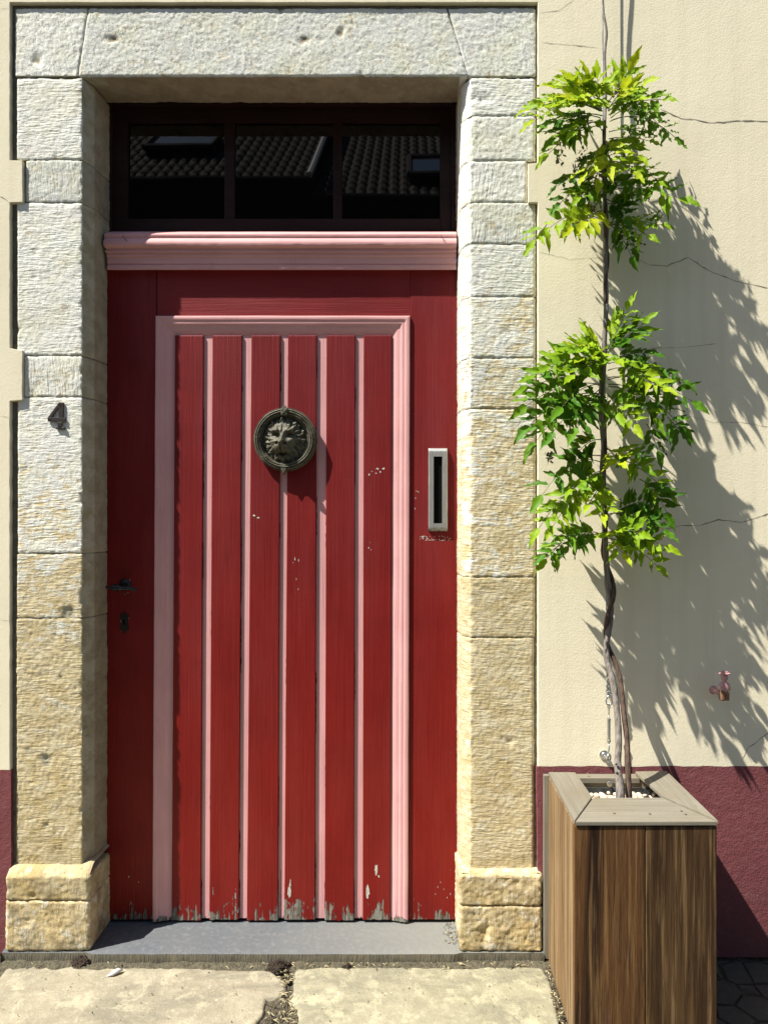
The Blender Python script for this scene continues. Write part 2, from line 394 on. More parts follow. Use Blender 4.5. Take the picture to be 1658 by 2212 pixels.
def bluestone():
    t = NT('bluestone'); x = t.xyz()[0]; n1 = t.noise(7, 5, .6); n2 = t.noise(60, 4, .65); n3 = t.noise(260, 2, .6)
    c = t.mix(t.rng(n1, .3, .7), (.082, .092, .104), (.108, .113, .116))
    c = t.mix(t.m('MULTIPLY', t.rng(x, -.45, .05), .75), c, (.19, .19, .165))
    c = t.mix(t.m('MULTIPLY', t.rng(n2, .5, .7), .35), c, (.20, .21, .20))
    c = t.mix(t.m('MULTIPLY', t.rng(n3, .55, .75), .3), c, (.05, .055, .06))
    return t.done(c, .7, t.bump(n2, .0015), spec=.4)
M['blue'] = bluestone()
def bluefront():
    t = NT('bluestone_front'); n = t.noise(1, 3, .6, t.map((260, 60, 30))); k = t.noise(30, 4, .6)
    c = t.mix(t.rng(n, .35, .65), (.135, .125, .092), (.085, .080, .062)); c = t.mix(t.m('MULTIPLY', t.rng(k, .4, .7), .6), c, (.20, .17, .11))
    return t.done(c, .9, t.bump(n, .004), spec=.2)
M['bluef'] = bluefront()
def setts():
    t = NT('dark_cobbles'); d = t.vor(12.5, feature='DISTANCE_TO_EDGE', rnd=.55); n = t.noise(50, 4, .65)
    j = t.rng(d, .0, .07); c = t.mix(j, (.040, .036, .026), (.062, .058, .048)); c = t.mix(t.m('MULTIPLY', t.rng(n, .45, .7), .5), c, (.10, .093, .075))
    h = t.m('ADD', j, t.m('MULTIPLY', n, .3))
    return t.done(c, .85, t.bump(h, .01), spec=.3)
M['ground'] = setts()
M['dirt'] = simple('joint_grit', (.12, .105, .065), .95, bumpd=.01, bscale=120, var=.65)
M['moss'] = simple('dry_moss', (.050, .032, .018), .95, bumpd=.006, bscale=260, var=.7)
M['straw'] = simple('straw', (.42, .36, .20), .8, var=.4)
M['twig'] = simple('brown_bits', (.12, .085, .045), .85, var=.5)
M['feather'] = simple('white_down', (.65, .64, .62), .8, var=.15)
M['pebble'] = simple('pale_gravel', (.66, .56, .42), .7, bumpd=.001, bscale=200, var=.3)
M['pinkiron'] = simple('pink_painted_iron', (.50, .27, .26), .45, 0, bumpd=.0006, bscale=200, var=.2)
M['rusty'] = simple('rusty_pink_iron', (.33, .18, .10), .7, .1, bumpd=.001, bscale=200, var=.7)
def tilemat():
    t = NT('clay_pantiles'); n = t.noise(3, 4, .6); c = t.mix(t.rng(n, .35, .65), (.09, .075, .058), (.05, .045, .038))
    return t.done(c, .8, t.bump(t.noise(30, 3, .6), .01), spec=.3)
M['tiles'] = tilemat()
M['oppwall'] = simple('opposite_dark_brick', (.05, .042, .036), .9, bumpd=.004, bscale=20)
M['oppwin'] = simple('opposite_window', (.02, .022, .025), .1)
M['skylight'] = simple('skylight_glass', (.85, .92, .97), .08, 0.95, var=.05)
M['whitepipe'] = simple('white_pipe', (.75, .75, .72), .5)

# ------------------------------------------------------------------ ground
b = MB(); b.quad((-40, -40, -.012), (40, -40, -.012), (40, 20, -.012), (-40, 20, -.012))
tag(b.build('ground', M['ground']), kind='structure')

def fbm(p, s, o=3): return noise.fractal(Vector(p)*s, 1.0, 2.0, o)

def jag(pts, step=.012, amp=.004, seed=0):
    out = []
    for i in range(len(pts)):
        a = Vector(pts[i]); c = Vector(pts[(i+1) % len(pts)]); n = max(1, int((c-a).length/step))
        d = (c-a).normalized(); nn = Vector((-d.y, d.x))
        for k in range(n):
            p = a+(c-a)*(k/n)
            off = amp*(noise.noise(Vector((p.x*28+seed, p.y*28, seed)))*1.4+noise.noise(Vector((p.x*90, p.y*90+seed, 4)))*.8)
            out.append(p+nn*off)
    return out
def slab(name, outline, top, mat, label, seed):
    """paving slab: outline in x,y, ragged edge, rounded arris"""
    pts = jag(outline, seed=seed)
    a = sum(pts[i].x*pts[(i+1) % len(pts)].y-pts[(i+1) % len(pts)].x*pts[i].y for i in range(len(pts)))
    if a < 0: pts = pts[::-1]
    b = MB(); n = len(pts)
    lv = [(0.010, top), (.004, top-.0015), (0.0, top-.006), (-.002, -.03)]
    rings = []
    for ins, z in lv:
        r = []
        for i, p in enumerate(pts):
            d = (pts[(i+1) % n]-pts[i-1]).normalized(); nn = Vector((-d.y, d.x))
            q = p+nn*ins; r.append(b.vert((q.x, q.y, z)))
        rings.append(r)
    b.face(rings[0])
    for r0, r1 in zip(rings, rings[1:]):
        for k in range(n): b.face([r1[k], r1[(k+1) % n], r0[(k+1) % n], r0[k]])
    o = b.build(name, mat, smooth=True, angle=50)
    tag(o, kind='structure'); return o
def g2(px, py, z=.0): q = G(px, py, z); return (q.x, q.y)
slab('paving_slab', [g2(24, 2075), g2(175, 2079), g2(196, 2092), g2(230, 2087), g2(330, 2086), g2(430, 2087), g2(500, 2094), g2(585, 2093), g2(600, 2108), g2(616, 2113),
     g2(619, 2133), g2(606, 2150), g2(575, 2154), g2(566, 2195), (-.50, -.55), (-.52, -1.05), (-1.75, -1.05), (-1.55, -.6), g2(-120, 2195), g2(0, 2107)],
     .0, M['slab'], '', 3)
slab('paving_slab', [g2(640, 2090), g2(760, 2086), g2(900, 2087), g2(1000, 2091), g2(1100, 2085), g2(1168, 2088), g2(1184, 2110), g2(1196, 2150), g2(1208, 2211), (.36, -.50), (.36, -1.05),
     (-.47, -1.05), (-.46, -.5), g2(646, 2206), g2(636, 2175), g2(628, 2160), g2(634, 2135), g2(632, 2115)],
     .0015, M['slab2'], '', 9)
# grit filling the joints, one sheet just under the slab tops
b = MB(); P = []
for i in range(60):
    row = []
    for j in range(180):
        x = -1.6+j*.0125; y = -.62+i*.0112
        row.append((x, y, -.010+.006*fbm((x, y, 0), 30)+.016*max(0, min(1, (y+.085)/.04))))
    P.append(row)
b.grid(P); tag(b.build('joint_grit', M['dirt'], smooth=True), kind='structure')

# ------------------------------------------------------------------ rendered house wall (cream above, maroon band below)
YR = -.007
ZM = WZ(1655, YR); ZML = WZ(1663, YR)
house = empty('rendered_wall', (.9, .1, 0))
tag(house, 'cream rendered house wall with maroon painted band along its foot', 'wall')
xl, xlt = WX(22, YR), WX(49, YR); xr, xrt = WX(1161, YR), WX(1140, YR)
def zz(p): return WZ(p, YR)
def rag(pts, amp=.0012, step=.02, seed=1.0):
    v = jag([Vector(p) for p in pts], step, amp, seed); return [(p.x, p.y) for p in v]
cream = MB()
ztop = zz(5)
edge_l = [(xl, ZML), (xl, zz(866)), (xlt, zz(864)), (xlt, zz(756)), (xl, zz(752)), (xl, zz(437)), (xlt+.001, zz(436)), (xlt, zz(347)), (xl, zz(346)), (xl, ztop)]
edge_r = [(xr, ztop), (xr, zz(352)), (xrt, zz(353)), (xrt, zz(437)), (xr, zz(437)), (xr, ZM)]
def ragline(pts, amp, seed):
    out = []
    for a, c in zip(pts, pts[1:]):
        n = max(1, int(math.dist(a, c)/.015))
        for k in range(n):
            x = a[0]+(c[0]-a[0])*k/n; z = a[1]+(c[1]-a[1])*k/n
            out.append((x+amp*noise.noise(Vector((x*30, z*30, seed))), z+amp*noise.noise(Vector((x*30+9, z*30, seed+5)))))
    out.append(pts[-1]); return out
# three butting pieces, joined along hidden straight seams would show; one outline keeps it seamless
outl = [(-3.2, ZML)]+ragline([(-3.2, ZML), (xl, ZML)], .0012, 2)[1:-1]+ragline(edge_l, .0016, 3)+ragline([(xl, ztop), (xr, ztop)], .0008, 4)[1:-1]+ragline(edge_r, .0012, 5)+ragline([(xr, ZM), (3.2, ZM-.002)], .0028, 6)[1:]+[(3.2, 4.6), (-3.2, 4.6)]
cream.prism(outl, YR, .12, .0012)
cream.cur = 1
def crack(pts, wd=.0011, amp=.004, seed=0, y=YR):
    P = []
    for a, c in zip(pts, pts[1:]):
        n = max(2, int(math.dist(a, c)/9))
        for k in range(n): P.append((a[0]+(c[0]-a[0])*k/n, a[1]+(c[1]-a[1])*k/n))
    P.append(pts[-1]); L = []
    for i, (px, py) in enumerate(P):
        q = W(px, py, y); j = noise.noise(Vector((px*.11+seed, 0, seed)))*amp+noise.noise(Vector((px*.4+seed, 3, seed)))*amp*.5
        ww = wd*(.35+1.0*abs(noise.noise(Vector((px*.07, seed, 2))))*2)*(.3 if i in (0, len(P)-1) else 1)
        L.append((Vector((q.x, y-.0006, q.z+j)), ww))
    ids = [(cream.vert(p+Vector((0, 0, wv))), cream.vert(p-Vector((0, 0, wv)))) for p, wv in L]
    for (a, b_), (c, d) in zip(ids, ids[1:]): cream.face([a, b_, d, c])
crack([(1425, 236), (1470, 256), (1500, 258), (1530, 266), (1590, 261), (1660, 262)], .0016, .003, 1)
crack([(1368, 556), (1400, 572), (1440, 574), (1486, 556), (1530, 585), (1590, 608), (1660, 622)], .0010, .003, 2)
crack([(1165, 28), (1205, 23), (1238, 0)], .0010, .003, 3)
crack([(1168, 93), (1220, 96), (1290, 103)], .0009, .003, 4)
crack([(1400, 752), (1480, 750), (1545, 742)], .0005, .002, 5)
crack([(1470, 894), (1540, 912), (1600, 912), (1660, 922)], .0007, .003, 6)
crack([(1430, 1145), (1470, 1135), (1510, 1135), (1550, 1122), (1600, 1128), (1660, 1108)], .0012, .004, 7)
crack([(1600, 1640), (1615, 1615), (1640, 1595), (1660, 1580)], .0012, .004, 8)
crack([(0, 424), (12, 430), (22, 438)], .0010, .003, 9)
crack([(0, 899), (22, 901)], .0008, .001, 10); crack([(0, 1338), (22, 1341)], .0007, .001, 11)
crack([(0, 20), (20, 18)], .0007, .001, 12)
crack([(1165, 545), (1230, 560), (1300, 556)], .0005, .003, 13)
cream.build('render_coat', [M['cream'], M['crack']], house)
mb = MB()
ml = [(-3.2, 0.0), (WX(25, YR), 0.0)]+ragline([(WX(25, YR), .0), (WX(24, YR), ZML)], .0012, 8)[1:]+[(-3.2, ZML)]
mb.prism(ml, YR+.0004, .12)
xm = WX(1158, YR)
mr = [(xm+.008, 0.0), (3.2, 0.0), (3.2, ZM-.003)]+[(p[0], p[1]-.001) for p in ragline([(3.2, ZM-.001), (xm, ZM+.001)], .0018, 12)[1:]]+[(xm, ZM-.001), (xm+.003, .3)]
mb.prism(mr, YR+.0004, .12, .0006)
mb.build('painted_base', M['maroon'], house)
cb = MB(); cb.box(-3.2, xl, .0, .12, -.03, 0.0)
# masonry core behind the stone surround, seen only in the joints
core = MB()
zc_ = WZ(163, 0)+.008
core.box(xl-.03, -.99, .0075, .115, .032, zc_); core.box(.195, xr+.03, .0075, .115, .032, zc_); core.box(xl-.03, xr+.03, .0075, .115, zc_, WZ(-20, 0))
surround = empty('door_surround', (-.4, .05, 0))
tag(surround, 'limestone door surround of worn whitewashed blocks round the red door', 'door surround')
core.build('mortar', M['mortar'], surround)

# ------------------------------------------------------------------ dressed stones
def stone(profA, profB, mat, name='jamb_stone', step=.0042, amp=1.0, seed=0, rnd=.0032, startfold=.006, label=None):
    """surface swept between two end profiles; ends fold back into the joint; displaced by noise"""
    def resample(prof, counts):
        out = []
        for (a, c), n in zip(zip(prof, prof[1:]), counts):
            for k in range(n): out.append(Vector(a).lerp(Vector(c), k/n))
        out.append(Vector(prof[-1])); return out
    counts = [max(1, int(round((Vector(a)-Vector(c)).length/step))) for a, c in zip(profA, profA[1:])]
    A, B = resample(profA, counts), resample(profB, counts)
    Lmax = max((Vector(a)-Vector(c)).length for a, c in zip(profA, profB)); n = max(4, int(Lmax/step))
    P = [[a.lerp(c, i/n) for a, c in zip(A, B)] for i in range(n+1)]
    R = len(P); Cn = len(A)
    N = []
    for i in range(R):
        row = []
        for j in range(Cn):
            du = P[i][min(j+1, Cn-1)]-P[i][max(j-1, 0)]; dv = P[min(i+1, R-1)][j]-P[max(i-1, 0)][j]
            k = du.cross(dv); k.normalize(); row.append(k)
        N.append(row)
    # outward = the side whose mean points toward the camera / into the opening
    if N[R//2][Cn//3].y > 0 and abs(N[R//2][Cn//3].y) > .3: sg = -1
    else: sg = 1
    Q = []
    for i in range(R):
        row = []
        for j in range(Cn):
            p = P[i][j]; nn = N[i][j]*sg
            chip = .5+1.2*max(0, noise.noise(p*23+Vector((seed, 0, 0))))+.9*max(0, noise.noise(p*70+Vector((0, seed, 0))))
            d = min((P[i][j]-P[0][j]).length, (P[i][j]-P[-1][j]).length)
            rr = rnd*chip; e = 0
            if d < rr: e = rr-math.sqrt(max(0, rr*rr-(rr-d)**2))
            h = .0009*noise.noise(p*9+Vector((seed, 3, 1)))+.0008*noise.noise(p*32+Vector((1, seed, 2)))+.0007*noise.noise(p*85)
            q = noise.noise(p*17+Vector((seed, 9, seed)))
            if q > .45: h -= (q-.45)*.010*(1+noise.noise(p*60))
            q = noise.noise(p*46+Vector((4, seed, 8)))
            h -= .0012*noise.noise(p*120)
            cr = -.9605 if p.x < -.5 else .170
            if abs(p.x-cr) < .012 and p.y < .02 and name == 'jamb_stone':
                k_ = max(0, noise.noise(p*26+Vector((seed, 5, 5)))-.12)+.6*max(0, noise.noise(p*75+Vector((5, seed, 5)))-.1)
                e += .010*k_*(1-abs(p.x-cr)/.012)
            row.append(p+nn*(h*amp-e*.9))
        Q.append(row)
    first = [q-N[0][j]*sg*.022 for j, q in enumerate(Q[0])]; last = [q-N[-1][j]*sg*.022 for j, q in enumerate(Q[-1])]
    b = MB(); b.grid([first]+Q+[last])
    o = b.build(name, mat, surround, smooth=True, angle=52)
    if label: o['label'] = label
    return o

def jamb_prof(xo, z, side, dz=0.0):
    if side == 'L': pts = [(xo, .03), (xo, .006), (xo+.006, .001), (-.9625, 0), (-.9605, .0015), (-.946, .040), (-.943, .046), (-.9375, .135)]
    else: pts = [(xo, .03), (xo, .006), (xo-.006, .001), (.172, 0), (.170, .0015), (.1505, .030), (.147, .037), (.1370, .135)]
    if side == 'L': return [Vector((x, y, z)) for x, y in pts]
    return [Vector((x, y, z)) for x, y in pts]
gap = .0007
Ljoints = [168, 345, 437, 768, 857, 1195, 1335, 1872]
Lx = [34, 53, 35, 50, 36, 34, 33]
for k, (a, c) in enumerate(zip(Ljoints, Ljoints[1:])):
    za, zc = WZ(a, 0)-gap, WZ(c, 0)+gap
    m = M['sl_v'] if k in (1, 3) else M['sl_h']
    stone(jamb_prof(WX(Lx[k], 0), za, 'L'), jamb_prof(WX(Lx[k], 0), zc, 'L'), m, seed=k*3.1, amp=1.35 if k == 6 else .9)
Rjoints = [168, 250, 347, 437, 527, 641, 773, 883, 1246, 1377, 1883]
Rx = [1156, 1156, 1138, 1156, 1156, 1156, 1156, 1156, 1155, 1153]
for k, (a, c) in enumerate(zip(Rjoints, Rjoints[1:])):
    za, zc = WZ(a, 0)-gap, WZ(c, 0)+gap
    m = M['sr_v'] if k in (1, 2, 3) else M['sr_h']
    if k < 2: m = M['lint'] if k == 1 else M['sr_h']
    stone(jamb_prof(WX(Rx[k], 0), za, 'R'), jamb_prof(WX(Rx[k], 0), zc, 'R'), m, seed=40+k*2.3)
# lintel: profile runs from the top edge down the face and back along the soffit
zt, zb = WZ(15, 0), WZ(166, 0)
zs = WZ(217, .12)+.002
def lint_prof(xt, xb, xi):
    return [Vector((xt, .03, zt)), Vector((xt, .006, zt)), Vector((xt, .001, zt-.006)), Vector((xb, 0, zb+.006)), Vector((xb, .004, zb)), Vector((xi, .135, zs))]
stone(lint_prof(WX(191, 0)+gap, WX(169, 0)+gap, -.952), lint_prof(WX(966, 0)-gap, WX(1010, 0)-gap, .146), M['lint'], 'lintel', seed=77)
def corner(x0t, x0b, x1t, x1b, seed, z1):
    a = [Vector((x0t, .03, zt)), Vector((x0t, .006, zt)), Vector((x0t, .001, zt-.006)), Vector((x0b, 0, z1+.003)), Vector((x0b, .006, z1)), Vector((x0b, .03, z1))]
    c = [Vector((x1t, .03, zt)), Vector((x1t, .006, zt)), Vector((x1t, .001, zt-.006)), Vector((x1b, 0, z1+.003)), Vector((x1b, .006, z1)), Vector((x1b, .03, z1))]
    stone(a, c, M['lint'], 'corner_stone', seed=seed)
corner(WX(33, 0), WX(33, 0), WX(191, 0)-gap, WX(169, 0)-gap, 91, WZ(166, 0)+.001)
corner(WX(966, 0)+gap, WX(1010, 0)+gap, WX(1156, 0), WX(1156, 0), 95, WZ(166, 0)+.001)
# plinth blocks stand a little proud
def pl_prof(side, z, ledge=False):
    y0 = -.030
    if side == 'L': pts = [(-1.170, .03), (-1.170, y0+.008), (-1.162, y0), (-.934, y0+.001), (-.926, y0+.006), (-.931, .135)]
    else: pts = [(.376, .03), (.375, y0+.008), (.368, y0), (.144, y0+.001), (.1365, y0+.006), (.1335, .135)]
    return [Vector((x, y, z)) for x, y in pts]
zbt = .031
stone(pl_prof('L', WZ(1892, -.03)), pl_prof('L', WZ(1946, -.03)+gap), M['plin'], 'plinth_stone', seed=120, rnd=.007, amp=1.5)
stone(pl_prof('L', WZ(1946, -.03)-gap), pl_prof('L', zbt), M['plin'], 'plinth_stone', seed=124, rnd=.006, amp=1.4)
stone(pl_prof('R', WZ(1890, -.03)), pl_prof('R', WZ(1957, -.03)+gap), M['plin'], 'plinth_stone', seed=130, rnd=.007, amp=1.6)
stone(pl_prof('R', WZ(1957, -.03)-gap), pl_prof('R', zbt), M['plin'], 'plinth_stone', seed=134, rnd=.006, amp=1.7)
# weathered ledges on top of the plinth
for sd in 'LR':
    x0, x1 = ((-1.168, -.930) if sd == 'L' else (.140, .373)); zf = WZ(1892, -.03)+.001; zr = WZ(1868 if sd == 'L' else 1877, 0)+.004
    P = []
    for i in range(14):
        row = []
        for j in range(58):
            u = j/57; v = i/13; x = x0+(x1-x0)*u; y = -.028+v*.165; z = zf+(zr-zf)*min(1, v*.165/.030)
            if v*.165 > .034: z = zr+(.004 if sd == 'L' else .0)
            edge = min(u, 1-u); z -= .004*max(0, 1-edge*25)
            row.append((x, y, z+.0022*noise.noise(Vector((x*40, y*40, 7)))-.006*max(0, 1-v*9)))
        P.append(row)
    b = MB(); b.grid(P); b.build('plinth_ledge', M['plin'], surround, smooth=True)

# ------------------------------------------------------------------ door step
step = empty('door_step', (-.4, .1, 0)); tag(step, 'thin blue-grey stone door step below the red door', 'door step')
b = MB(); P = []
for i in range(24):
    row = []
    for j in range(160):
        x = -1.178+j*(1.556/159); y = -.038+i*.32/23
        fo = .0075*(max(0, min(1, (-.915-x)/.02))+max(0, min(1, (x-.125)/.02)))*(1-i/23)
        z = .0305-.0025*max(0, 1-(y+.038)/.012); y += fo+.0007*noise.noise(Vector((x*6, y*6, 0)))
        row.append((x, y+(.0018*noise.noise(Vector((x*25, 0, 3))) if i == 0 else 0), z))
    P.append(row)
b.grid(P); b.build('tread', M['blue'], step, smooth=True)
b = MB(); P = []
for i in range(6):
    P.append([(-1.178+j*(1.556/159), -.0385+.0075*(max(0, min(1, (-.915+1.178-j*(1.556/159))/.02))+max(0, min(1, (-1.178+j*(1.556/159)-.125)/.02)))+.0018*noise.noise(Vector(((-1.178+j*(1.556/159))*25, 0, 3)))-(.0008 if 0 < i else 0)*(1+noise.noise(Vector((j*.5, i, 2)))), .0279-i*.0085) for j in range(160)])
b.grid(P); b.quad((-1.178, -.038, .028), (-1.178, .2, .028), (-1.178, .2, -.02), (-1.178, -.038, -.02)); b.quad((.378, -.038, .028), (.378, .2, .028), (.378, .2, -.02), (.378, -.038, -.02))
b.build('riser', M['bluef'], step, smooth=True, angle=40)

# ------------------------------------------------------------------ door
YD = .12
door = empty('front_door', (-.4, YD, .04)); tag(door, 'red front door with six raised vertical slats and pink moulding, paint flaking at its foot', 'door')
def dz(p): return WZ(p, YD)
def dx(p): return WX(p, YD)
zdb = dz(1986)
def wav(x0, x1, zt_, zb_, y0, y1, mat, name, x0b=None, x1b=None, bev=.002, rag=.0, slots=None, par=door):
    x0b = x0 if x0b is None else x0b; x1b = x1 if x1b is None else x1b
    n = 10; bot = [(x0b+(x1b-x0b)*k/n, zb_+rag*noise.noise(Vector((x0b*60+k*.9, 2, 1)))) for k in range(n+1)]
    b = MB(); b.prism([(x1, zt_), (x0, zt_)]+bot, y0, y1, bev)
    if slots: slots(b)
    return b.build(name, [mat, M['scuff'], M['black']], par)
def patch(b, px, py, w_, h_, y, seed, horiz=True):
    """ragged flake of bare filler, 0.4 mm proud of the paint"""
    q = W(px, py, y); n = 16; pts = []
    for k in range(n):
        a = 2*math.pi*k/n; r = .65+.55*noise.noise(Vector((math.cos(a)*2+seed, math.sin(a)*2, seed)))+.25*noise.noise(Vector((k*1.7, seed, 1)))
        pts.append(b.vert((q.x+math.cos(a)*w_*r, y-.0004, q.z+math.sin(a)*h_*r)))
    b.cur = 1; b.face(pts); b.cur = 0
def stile_marks(b):
    yy = YD
    random.seed(5)
    for k in range(26):
        px = 907+random.random()*66; py = 1157+random.random()*10
        patch(b, px, py, .0012+random.random()*.0016, .0012+random.random()*.0018, yy, k*1.3)
    patch(b, 913, 1160, .006, .006, yy, 3.3); patch(b, 922, 1163, .004, .003, yy, 4.3); patch(b, 934, 1166, .008, .0016, yy, 5.3); patch(b, 954, 1167, .010, .0015, yy, 6.3)
    for k, (px, py) in enumerate([(897, 1075), (899, 1060), (903, 1062), (896, 1098), (951, 1905), (958, 1920), (945, 1915), (940, 1930), (965, 1938), (972, 1930)]):
        patch(b, px, py, .0013, .005 if k < 4 else .004, yy, k*2.1)
def lmarks(b):
    for k, (px, py, w_, h_) in enumerate([(262, 1340, .0022, .009), (264, 1349, .0015, .006), (279, 1335, .0007, .004), (281, 1253, .0012, .005), (277, 1280, .002, .002), (271, 1283, .002, .0012), (264, 1362, .0014, .002), (279, 1893, .002, .004), (300, 1905, .0012, .004)]): patch(b, px, py, w_, h_, YD, k*1.9+2)
wav(dx(224), dx(338), dz(578), zdb, YD, YD+.04, M['red'], 'stile', rag=.003, slots=lmarks)
wav(dx(886), dx(996), dz(578), zdb, YD, YD+.04, M['red'], 'stile', x0b=dx(875), rag=.003, slots=stile_marks)
wav(dx(338)+.001, dx(886)-.0006, dz(578), dz(684), YD+.0012, YD+.04, M['redtop'], 'top_rail', bev=.0012)
# pink ground panel behind the slats
YP = YD+.006
b = MB(); b.prism([(dx(340), dz(690)), (dx(884), dz(690)), (dx(880), zdb+.002), (dx(333), zdb+.002)], YP, YP+.03)
b.cur = 1; random.seed(31)
for k, (px, pxb) in enumerate(((440.8, 434.8), (523.8, 516.8), (606.8, 600.6), (685, 681), (767.8, 764.8), (846.8, 843.8), (459, 452), (622, 614), (705, 701), (380, 372))):
    for r_ in range(5 if k not in (3, 1) else 9):
        u0 = random.random()*.9; u1 = min(.998, u0+random.uniform(.01, .09)); n = 14; L = []
        if r_ == 0: u0, u1 = .93, .998
        for i in range(n+1):
            u = u0+(u1-u0)*i/n; x = dx(px+(pxb-px)*u)+.0007*noise.noise(Vector((u*80, k, 1))); z = dz(724)+(zdb-dz(724))*u
            ww = .0009*(.4+abs(noise.noise(Vector((u*60, k, 7))))*2.4)*(0 if i in (0, n) else 1)+.0001
            L.append((b.vert((x-ww, YP-.0008, z)), b.vert((x+ww*.8, YP-.0008, z))))
        for (a_, c_), (d_, e_) in zip(L, L[1:]): b.face([a_, c_, e_, d_])
for px, z0_, z1_ in ((339.5, 580, 683), (334, 1500, 1985), (606, 1880, 1985)):
    L = [(b.vert((dx(px)+.0012*noise.noise(Vector((i*.5, px, 2)))-.0006*(.5+abs(noise.noise(Vector((i*.7, px, 5))))*1.5), (YD if px < 500 else YP)-.0007, dz(z0_+(z1_-z0_)*i/40))), b.vert((dx(px)+.0012*noise.noise(Vector((i*.5, px, 2)))+.0004, (YD if px < 500 else YP)-.0007, dz(z0_+(z1_-z0_)*i/40)))) for i in range(41)]
    for (a_, c_), (d_, e_) in zip(L, L[1:]): b.face([a_, c_, e_, d_])
b.build('panel', [M['pink'], M['black']], door)
# moulding: swept profile (t = 0 at the outer edge, 1 at the inner), three mitred lengths
prof = [(0.0, YD+.003), (0.0, YD-.0055), (.04, YD-.0080), (.13, YD-.0090), (.24, YD-.0085), (.30, YD-.0062), (.33, YD-.0062), (.42, YD-.0068), (.50, YD-.0050), (.56, YD-.0022), (.60, YD-.0020), (.72, YD-.0012), (.84, YD+.0015), (.92, YD+.0035), (.95, YD+.0045), (1.0, YD+.0045), (1.0, YD+.008)]
TL, TR = (dx(338), dz(683)), (dx(885), dz(683)); BL, BR = (dx(331), zdb-.002), (dx(881), zdb-.003)
iTL, iTR = (dx(378), dz(722)), (dx(847), dz(722)); iBL, iBR = (dx(370), zdb-.002), (dx(843), zdb-.003)
def sweep(a0, a1, c0, c1, mat, name):
    n = 60; P = []
    for i in range(n+1):
        u = i/n; row = []
        for t_, y in prof:
            o = (a0[0]+(a1[0]-a0[0])*t_, a0[1]+(a1[1]-a0[1])*t_); e = (c0[0]+(c1[0]-c0[0])*t_, c0[1]+(c1[1]-c0[1])*t_)
            x = o[0]+(e[0]-o[0])*u; z = o[1]+(e[1]-o[1])*u; wv = .0007*noise.noise(Vector((x*8, z*8, t_*2)))
            row.append((x+wv, y+wv*.5, z+wv))
        P.append(row)
    b = MB(); b.grid(P); b.build(name, mat, door, smooth=True, angle=32)
sweep(TL, iTL, BL, iBL, M['pink'], 'moulding'); sweep(TR, iTR, BR, iBR, M['pink'], 'moulding'); sweep(TL, iTL, TR, iTR, M['pinkh'], 'moulding')
tops = [(378, 440), (459, 523), (543, 606), (622, 684), (705, 767), (785, 846)]
bots = [(371, 434), (452, 516), (533, 600), (614, 680), (701, 764), (783, 843)]
def marks3(b):
    patch(b, 549, 1113, .007, .004, YS, 2.2); patch(b, 558, 1118, .006, .004, YS, 8.2)
def marks4(b):
    for k, (px, py, w_, h_) in enumerate([(637, 1207, .002, .007), (645, 1210, .0014, .008), (633, 1215, .002, .003), (640, 1250, .001, .006), (644, 1272, .0012, .004), (625, 1925, .007, .032), (627, 1906, .003, .018)]): patch(b, px, py, w_, h_, YS, k*3.7+1)
def marks6(b):
    for k, (px, py, w_, h_) in enumerate([(815, 1012, .007, .0045), (828, 1012, .006, .0045), (797, 1025, .003, .005), (803, 1018, .003, .002), (812, 1022, .004, .003), (821, 1019, .003, .004), (796, 1183, .002, .005), (801, 1187, .001, .003), (799, 1172, .001, .003), (812, 1878, .007, .024), (794, 1925, .008, .034), (818, 1892, .004, .006)]): patch(b, px, py, w_, h_, YS, k*2.9+2)
YS = YD-.0005
for k, ((a, c), (a2, c2)) in enumerate(zip(tops, bots)):
    zb_ = zdb-.001-(.0 if k % 2 else .002)
    wav(dx(a), dx(c), dz(724), zb_, YS, YS+.03, M['redslat'], 'slat', dx(a2), dx(c2), bev=.0024, rag=.004, slots={2: marks3, 3: marks4, 5: marks6}.get(k))
b = MB(); b.box(-.97, .17, YD+.041, YD+.05, zdb+.004, dz(560)); b.build('backing', M['black'], door)
# black strip standing in for the shade in the gap under the door
b = MB(); b.box(-.95, .15, YD+.02, YD+.035, .0305, zdb+.001); b.build('gap_shade', M['black'], door)

# letter plate
lp = MB(); x0, x1 = WX(925, .112), WX(966, .112); z0, z1 = WZ(1148, .112), WZ(967, .112)
sx0, sx1, sz0, sz1 = WX(936, .109), WX(954.6, .109), WZ(1130, .109), WZ(985.5, .109)
yf = .1085
# face ring around the slot, curved back at top and bottom
def ylp(z):
    d = min(z-z0, z1-z); r = .013
    return yf if d > r else yf+r-math.sqrt(max(0, r*r-(r-d)**2))
zsn = [z0, z0+.001, z0+.003, z0+.006, z0+.010, z0+.014, sz0, sz1, z1-.014, z1-.010, z1-.006, z1-.003, z1-.001, z1]
for a, c in zip(zsn, zsn[1:]):
    xs = [x0, x0+.0022, sx0, sx1, x1-.0022, x1]
    for i in range(5):
        if i == 2 and abs(a-sz0) < 1e-6: continue
        ya = [ylp(a)+(.0022 if k in (0, 5) else 0) for k in range(6)]; yc = [ylp(c)+(.0022 if k in (0, 5) else 0) for k in range(6)]
        lp.quad((xs[i], ya[i], a), (xs[i+1], ya[i+1], a), (xs[i+1], yc[i+1], c), (xs[i], yc[i], c))
    for xx in (x0, x1): lp.quad((xx, ylp(a)+.0022, a), (xx, ylp(c)+.0022, c), (xx, YD+.001, c), (xx, YD+.001, a))
for (a, c) in (((sx0, sz0), (sx0, sz1)), ((sx0, sz1), (sx1, sz1)), ((sx1, sz1), (sx1, sz0)), ((sx1, sz0), (sx0, sz0))):
    lp.quad((a[0], yf, a[1]), (c[0], yf, c[1]), (c[0], YD-.001, c[1]), (a[0], YD-.001, a[1]))
